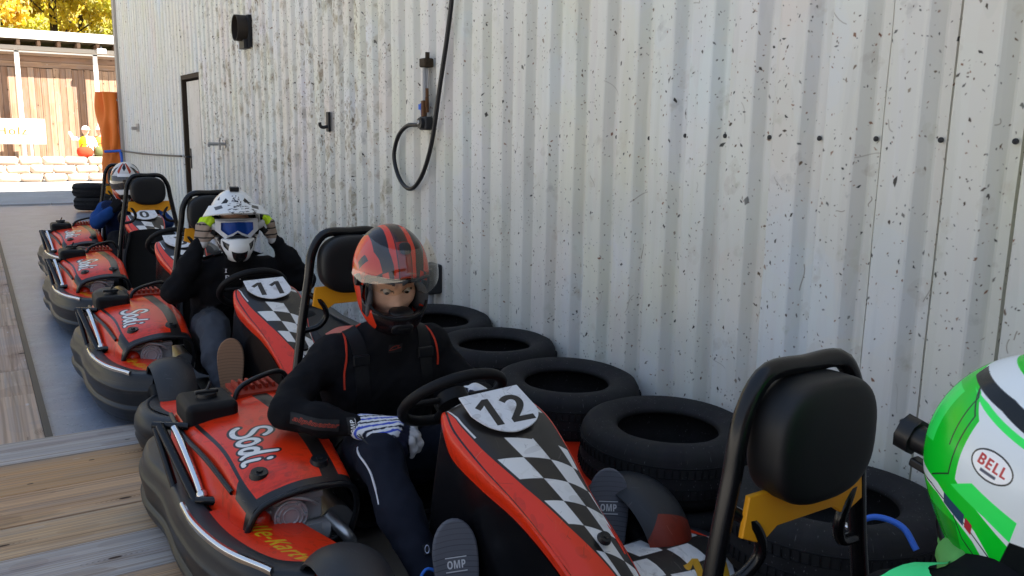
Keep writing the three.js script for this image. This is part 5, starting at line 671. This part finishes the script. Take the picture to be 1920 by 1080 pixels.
// driver of the foremost kart: only the back of helmet and shoulder are in frame
{
  const t = thing('person', 'person in a black and green suit with green and white helmet in the foremost kart', 'person', KARTS.E.position.toArray(), 0, 'drivers waiting in karts');
  const G = [0.02, 0.5, 0.12], bones = [...torso(BLK, 0.12, 0.03, 0.21), ...limb([[-0.2, 0.64, 0.27], [-0.33, 0.5, 0.36], [-0.2, 0.52, 0.66]], [0.068, 0.052, 0.036], BLK), ...limb([[0.2, 0.64, 0.27], [0.33, 0.5, 0.36], [0.2, 0.52, 0.66]], [0.068, 0.052, 0.036], BLK), ...limb([[-0.1, 0.2, 0.25], [-0.18, 0.41, 0.7], [-0.18, 0.18, 1.05]], [0.1, 0.07, 0.045], BLK), ...limb([[0.1, 0.2, 0.25], [0.2, 0.4, 0.68], [0.3, 0.17, 1.02]], [0.1, 0.07, 0.045], BLK)];
  for (const b of bones) for (const o of [1, 5]) if (b[o] > 0.5) { b[o] += 0.15; b[o + 1] += 0.065; }
  const f = bodyMesh(bones, [{ bones: handBones([-0.19, 0.6, 0.67], [0.35, 0.2, 0.9], [-0.5, 0.8, 0.1], -1, [1.1, 1.2, 0.8], { palm: BLK, finger: [BLK, BLK, BLK] }) }, { bones: handBones([0.19, 0.6, 0.67], [-0.35, 0.2, 0.9], [0.5, 0.8, 0.1], 1, [1.1, 1.2, 0.8], { palm: BLK, finger: [BLK, BLK, BLK] }) }], [], t, null, null, 0.004);
  const gm = mat(0.06, 0.72, 0.24, 0.6);
  for (const [p, d, w, h] of [[[-0.6, 0.99, 0.335], [1, -0.35, 0.0], 0.036, 0.045], [[-0.6, 0.965, 0.385], [1, -0.32, 0.0], 0.036, 0.04], [[-0.6, 0.91, 0.325], [1, -0.25, 0.0], 0.036, 0.04], [[-0.6, 0.9, 0.375], [1, -0.25, 0], 0.036, 0.035]]) mesh('suit_panel', decal(f, p, d, [0, 1, 0.35], w, h, 8, 0.004), gm, t);
  mesh('neck_brace', gridGeo(64, 18, (u, v) => { const a = u * 6.2832, b = v * 6.2832, r = 0.026 + 0.005 * noise(Math.cos(a) * 4, Math.sin(a) * 4, Math.cos(b) * 2) + 0.002 * Math.sin(a * 22 + b); return V(Math.cos(a) * (0.1 + r * Math.cos(b)) * 1.08, r * Math.sin(b) * 1.25, Math.sin(a) * (0.1 + r * Math.cos(b))); }).rotateX(0.3).translate(0.005, 0.812, 0.39), mat(0.13, 0.4, 0.1, 0.6), t);
  shoes(t, [[-0.17, 0.22, 1.15, -0.2, 0], [0.33, 0.2, 1.14, -0.25, 0]], ompSole('#303030', false), mat(0.02, 0.02, 0.02, 0.8));
  const m = helmetMap((x, U, E, w, h) => {
    const g1 = '#0bc92c', g2 = '#35f063', k = '#15191a', wt = '#dfe5e6'; x.fillStyle = g1; x.fillRect(0, 0, w, h);
    for (const s of [-1, 1]) {
      patch(x, U, E, wt, [s * 60, 56], [s * 110, 58], [s * 180, 54], [s * 180, 44], [s * 140, 38], [s * 126, 30], [s * 124, 12], [s * 122, 0], [s * 112, -5], [s * 92, -14], [s * 76, -20], [s * 70, 0], [s * 60, 30]); patch(x, U, E, wt, [s * 180, -8], [s * 134, -9], [s * 104, -20], [s * 84, -34], [s * 84, -40], [s * 104, -27], [s * 134, -15], [s * 180, -14]);
      patch(x, U, E, k, [s * 66, 44], [s * 120, 47], [s * 166, 43], [s * 160, 38], [s * 120, 40], [s * 66, 35]); patch(x, U, E, g2, [s * 66, 34], [s * 130, 38], [s * 148, 37], [s * 130, 35], [s * 66, 30]);
      patch(x, U, E, g2, [s * 150, 32], [s * 166, 30], [s * 160, 2], [s * 146, 6]); patch(x, U, E, g2, [s * 84, -2], [s * 112, 4], [s * 124, -4], [s * 100, -9], [s * 84, -14]);
      patch(x, U, E, '#0a9a22', [s * 118, -24], [s * 160, -24], [s * 150, -40], [s * 112, -40]); patch(x, U, E, wt, [s * 60, -44], [s * 120, -46], [s * 120, -52], [s * 60, -54]); patch(x, U, E, k, [s * 66, -10], [s * 84, -14], [s * 86, -34], [s * 68, -36]);
      x.strokeStyle = '#26302a'; x.lineWidth = 2; for (const q of [[[178, -16], [140, -13], [118, -17], [90, -30]], [[150, 42], [130, 30], [127, 0], [140, -8]], [[156, 44], [138, 36], [133, 12]], [[120, -20], [112, -30], [84, -42]]]) { x.beginPath(); q.forEach(([a, e], i) => (i ? x.lineTo(U(s * a), E(e)) : x.moveTo(U(s * a), E(e)))); x.stroke(); }
      patch(x, U, E, '#2d4a63', [s * 112, -15], [s * 128, -11], [s * 128, -17], [s * 112, -22]); patch(x, U, E, '#b03038', [s * 106, -18], [s * 111, -16], [s * 111, -22], [s * 106, -24]);
      x.save(); x.translate(U(s * 106), E(17)); x.fillStyle = '#f2f2f2'; x.strokeStyle = '#17191a'; x.lineWidth = 2; x.beginPath(); x.ellipse(0, 0, 34, 20, 0, 0, 7); x.fill(); x.stroke(); x.fillStyle = '#b3212b'; x.font = 'bold 22px sans-serif'; x.textAlign = 'center'; x.textBaseline = 'middle'; x.fillText('BELL', 0, -2); x.fillStyle = '#333c52'; x.fillRect(-14, 9, 26, 4); x.restore();
    }
  });
  const H = wear(t, helmetGeo({}), m, [0.005, 0.94, 0.395], 0.0, 0.22, 0, 1.1);
  mesh('hose_port', mg([cyl(0.02, 0.017, 0.05, 18).rotateX(Math.PI / 2).translate(0, -0.03, -0.185), cyl(0.026, 0.026, 0.022, 8).rotateX(Math.PI / 2).translate(0, -0.03, -0.2), box(0.02, 0.012, 0.03, 0, -0.062, -0.17, 0.003)]), K.black, H);
  { const hf = helmetField({ port: [-9, -8] }); mesh('lower_trim', tube([...Array(25).keys()].map((i) => { const a = (60 + i * 10) * Math.PI / 180, y = -0.118 + 0.02 * Math.cos((i - 12) / 12 * 1.5); let r = 0.22; for (let q = 0; q < 80; q++) { const d = hf(Math.sin(a) * r, y, Math.cos(a) * r); if (d < 0.001) break; r -= Math.max(0.0006, d * 0.7); } return [Math.sin(a) * r, y, Math.cos(a) * r]; }), 0.006, 90, 8), K.black, H); }
  mesh('visor', visorGrid(-68, 68, -20, 20, 0.985), phys(0.03, 0.03, 0.03, { roughness: 0.08, clearcoat: 1 }), H);
}
// ---------- tyres along the wall ----------
const tyreGeo = (() => { const p = []; for (const [r, y] of [[0.165, -0.07], [0.172, -0.085], [0.2, -0.1], [0.245, -0.105], [0.272, -0.092], [0.284, -0.07], [0.288, -0.03], [0.288, 0.03], [0.284, 0.07], [0.272, 0.092], [0.245, 0.105], [0.2, 0.1], [0.172, 0.085], [0.165, 0.07], [0.18, 0.06], [0.24, 0.06], [0.265, 0.03], [0.265, -0.03], [0.24, -0.06], [0.18, -0.06], [0.165, -0.07]]) p.push(new THREE.Vector2(r, y)); const g = new THREE.LatheGeometry(p, 72); return uvScale(g, (x, y, z) => [Math.atan2(x, z) / 6.2832 * 4, (Math.hypot(x, z) - 0.15) * 1.6 + y * 1.2]); })();
const treadGeo = (() => { const l = []; for (const y of [-0.05, -0.018, 0.018, 0.05]) l.push(new THREE.TorusGeometry(0.2875, 0.0022, 6, 60).rotateX(Math.PI / 2).translate(0, y, 0)); for (let i = 0; i < 80; i++) for (const s of [-1, 1]) l.push(box(0.003, 0.03, 0.004, 0, s * 0.068, 0.2856).rotateX(s * 0.12).applyMatrix4(new THREE.Matrix4().makeRotationY(i / 80 * 6.2832 + s * 0.02))); return mg(l); })();
{
  const tt = groundTex([34, 33, 34], 10, 1500, 83, 512), tm = texmat(tt, 0.78, { bumpMap: tt, bumpScale: 0.002 }); seed(99);
  const rows = [[1.88, -1.33, 'in the stack behind the foremost roll hoop'], [1.86, -1.97, 'in the stack beside the nose of kart 12'], [1.89, -2.57, 'in the stack beside the steering wheel of kart 12'], [1.93, -3.17, 'in the stack behind the shoulder of the kart 12 driver'], [1.94, -3.77, 'in the stack behind the red helmet'], [1.6, -15.1, 'in the far stack by the orange tarpaulin'], [1.93, -14.2, 'in the far stack next to the door side of the wall']];
  rows.forEach(([x, z, w], i) => { const n = 2; for (let k = 0; k < n; k++) { const t = thing('car_tyre', `${['lower', n > 2 ? 'middle' : 'upper', 'topmost'][k]} worn black tyre ${w}`, 'tyre', [x + rr(-0.02, 0.02), (i > 1 && i < 5 ? 0.0 : 0) + 0.14 + k * 0.208, z + rr(-0.02, 0.02)], rr(0, 6), 'tyres stacked along the wall'); mesh('carcass', tyreGeo, tm, t); mesh('tread', treadGeo, K.rubber, t); t.rotation.z = rr(-0.03, 0.03); t.rotation.x = rr(-0.02, 0.02); t.scale.set(rr(0.97, 1.04), rr(0.93, 1.02), rr(0.97, 1.04)); } });
  const bs = thing('blue_loop', 'bright blue strap loop lying on the tyre behind the foremost driver', 'strap', [1.74, 0.46, -1.1]); mesh('webbing', tube([[-0.03, 0.0, -0.05], [0.0, 0.035, -0.01], [0.02, 0.03, 0.05], [0.02, -0.01, 0.09]], 0.008, 24, 6).scale(1, 1, 1), M.blue, bs); mesh('clasp', box(0.02, 0.014, 0.04, -0.03, -0.004, -0.06, 0.004), K.chrome, bs);
}
// ---------- helpers behind the barrier ----------
function worker(x, z, label, shirt, vest, trousers, hat, arm) {
  const t = thing('person', label, 'person', [x, 0, z], 0, 'people by the barn'), s = 0.8;
  const b = [[-0.1, 0.5, 0, 0.08, 0.1, 0.5, 0, 0.08, trousers], [-0.08, 0.5, 0, 0.08, -0.09, 0.06, 0, 0.05, trousers], [0.08, 0.5, 0, 0.08, 0.1, 0.06, 0.1, 0.05, trousers], [-0.05, 0.6, 0, 0.12, -0.07, 0.95, 0.04, 0.12, vest], [0.05, 0.6, 0, 0.12, 0.07, 0.95, 0.04, 0.12, shirt], [-0.17, 1.0, 0.04, 0.06, ...arm[0], 0.045, shirt], [...arm[0], 0.045, ...arm[1], 0.04, shirt], [0.17, 1.0, 0.04, 0.06, 0.27, 0.75, 0.06, 0.045, shirt], [0.27, 0.75, 0.06, 0.045, 0.2, 0.6, 0.2, 0.04, SKIN], [0, 1.05, 0.04, 0.05, 0, 1.14, 0.05, 0.05, SKIN], [0, 1.2, 0.06, 0.09, 0, 1.24, 0.05, 0.095, SKIN]];
  const f = boneField(b, 0.03), [lo, hi] = bounds(b); mesh('body', paint(surfaceNets(f, lo, hi, 0.018), b), cloth, t); mesh('cap', mg([new THREE.SphereGeometry(0.105, 18, 10, 0, 6.2832, 0, 1.5).translate(0, 1.25, 0.05), cyl(0.11, 0.11, 0.012).scale(1, 1, 1.4).translate(0, 1.25, 0.1)]), mat(...hat, 0.7), t); t.scale.setScalar(1.0); return t;
}
worker(2.72, -26.4, 'person in white shirt and yellow vest with one arm raised behind the barrier', [0.75, 0.75, 0.75], [0.75, 0.62, 0.02], [0.05, 0.05, 0.06], [0.75, 0.75, 0.75], [[-0.32, 1.0, 0.06], [-0.4, 1.16, 0.1]]);
worker(3.12, -26.8, 'person in orange top and white cap beside the tarpaulin', [0.7, 0.18, 0.03], [0.8, 0.25, 0.05], [0.04, 0.04, 0.05], [0.75, 0.73, 0.7], [[-0.26, 0.8, 0.08], [-0.2, 0.62, 0.2]]);
{
  const bag = (p, c, l) => { const t = thing('duffel_bag', l, 'bag', p); mesh('sack', superBox(0.19, 0.13, 0.12, 2.3, 28, 16), mat(...c, 0.8), t); mesh('handle', tube([[-0.1, 0.1, 0], [-0.05, 0.19, 0], [0.05, 0.19, 0], [0.1, 0.1, 0]], 0.014, 16, 6), mat(c[0] * 0.5, c[1] * 0.5, c[2] * 0.5, 0.8), t); };
  bag([2.42, 0.71, -23.85], [0.6, 0.05, 0.02], 'red bag on top of the barrier'); bag([2.8, 0.72, -23.85], [0.12, 0.13, 0.05], 'olive green bag on top of the barrier');
}
// timber shed across the yard, behind the camera: it shades the cladding from that side
{
  const s = thing('timber_shed', 'brown timber shed across the yard facing the hall', 'shed', [-4.2, 0, 12]); const wm = texmat(woodTex(97, '#927358', 3), 0.85);
  mesh('wall', uvScale(box(11, 4.6, 3, 0, 2.3, 1.5), (x, y) => [y / 3, x / 1.2]), wm, s); mesh('roof', box(11.6, 0.16, 3.8, 0, 4.72, 1.4), M.brown, s);
}
renderer.render(scene, camera);
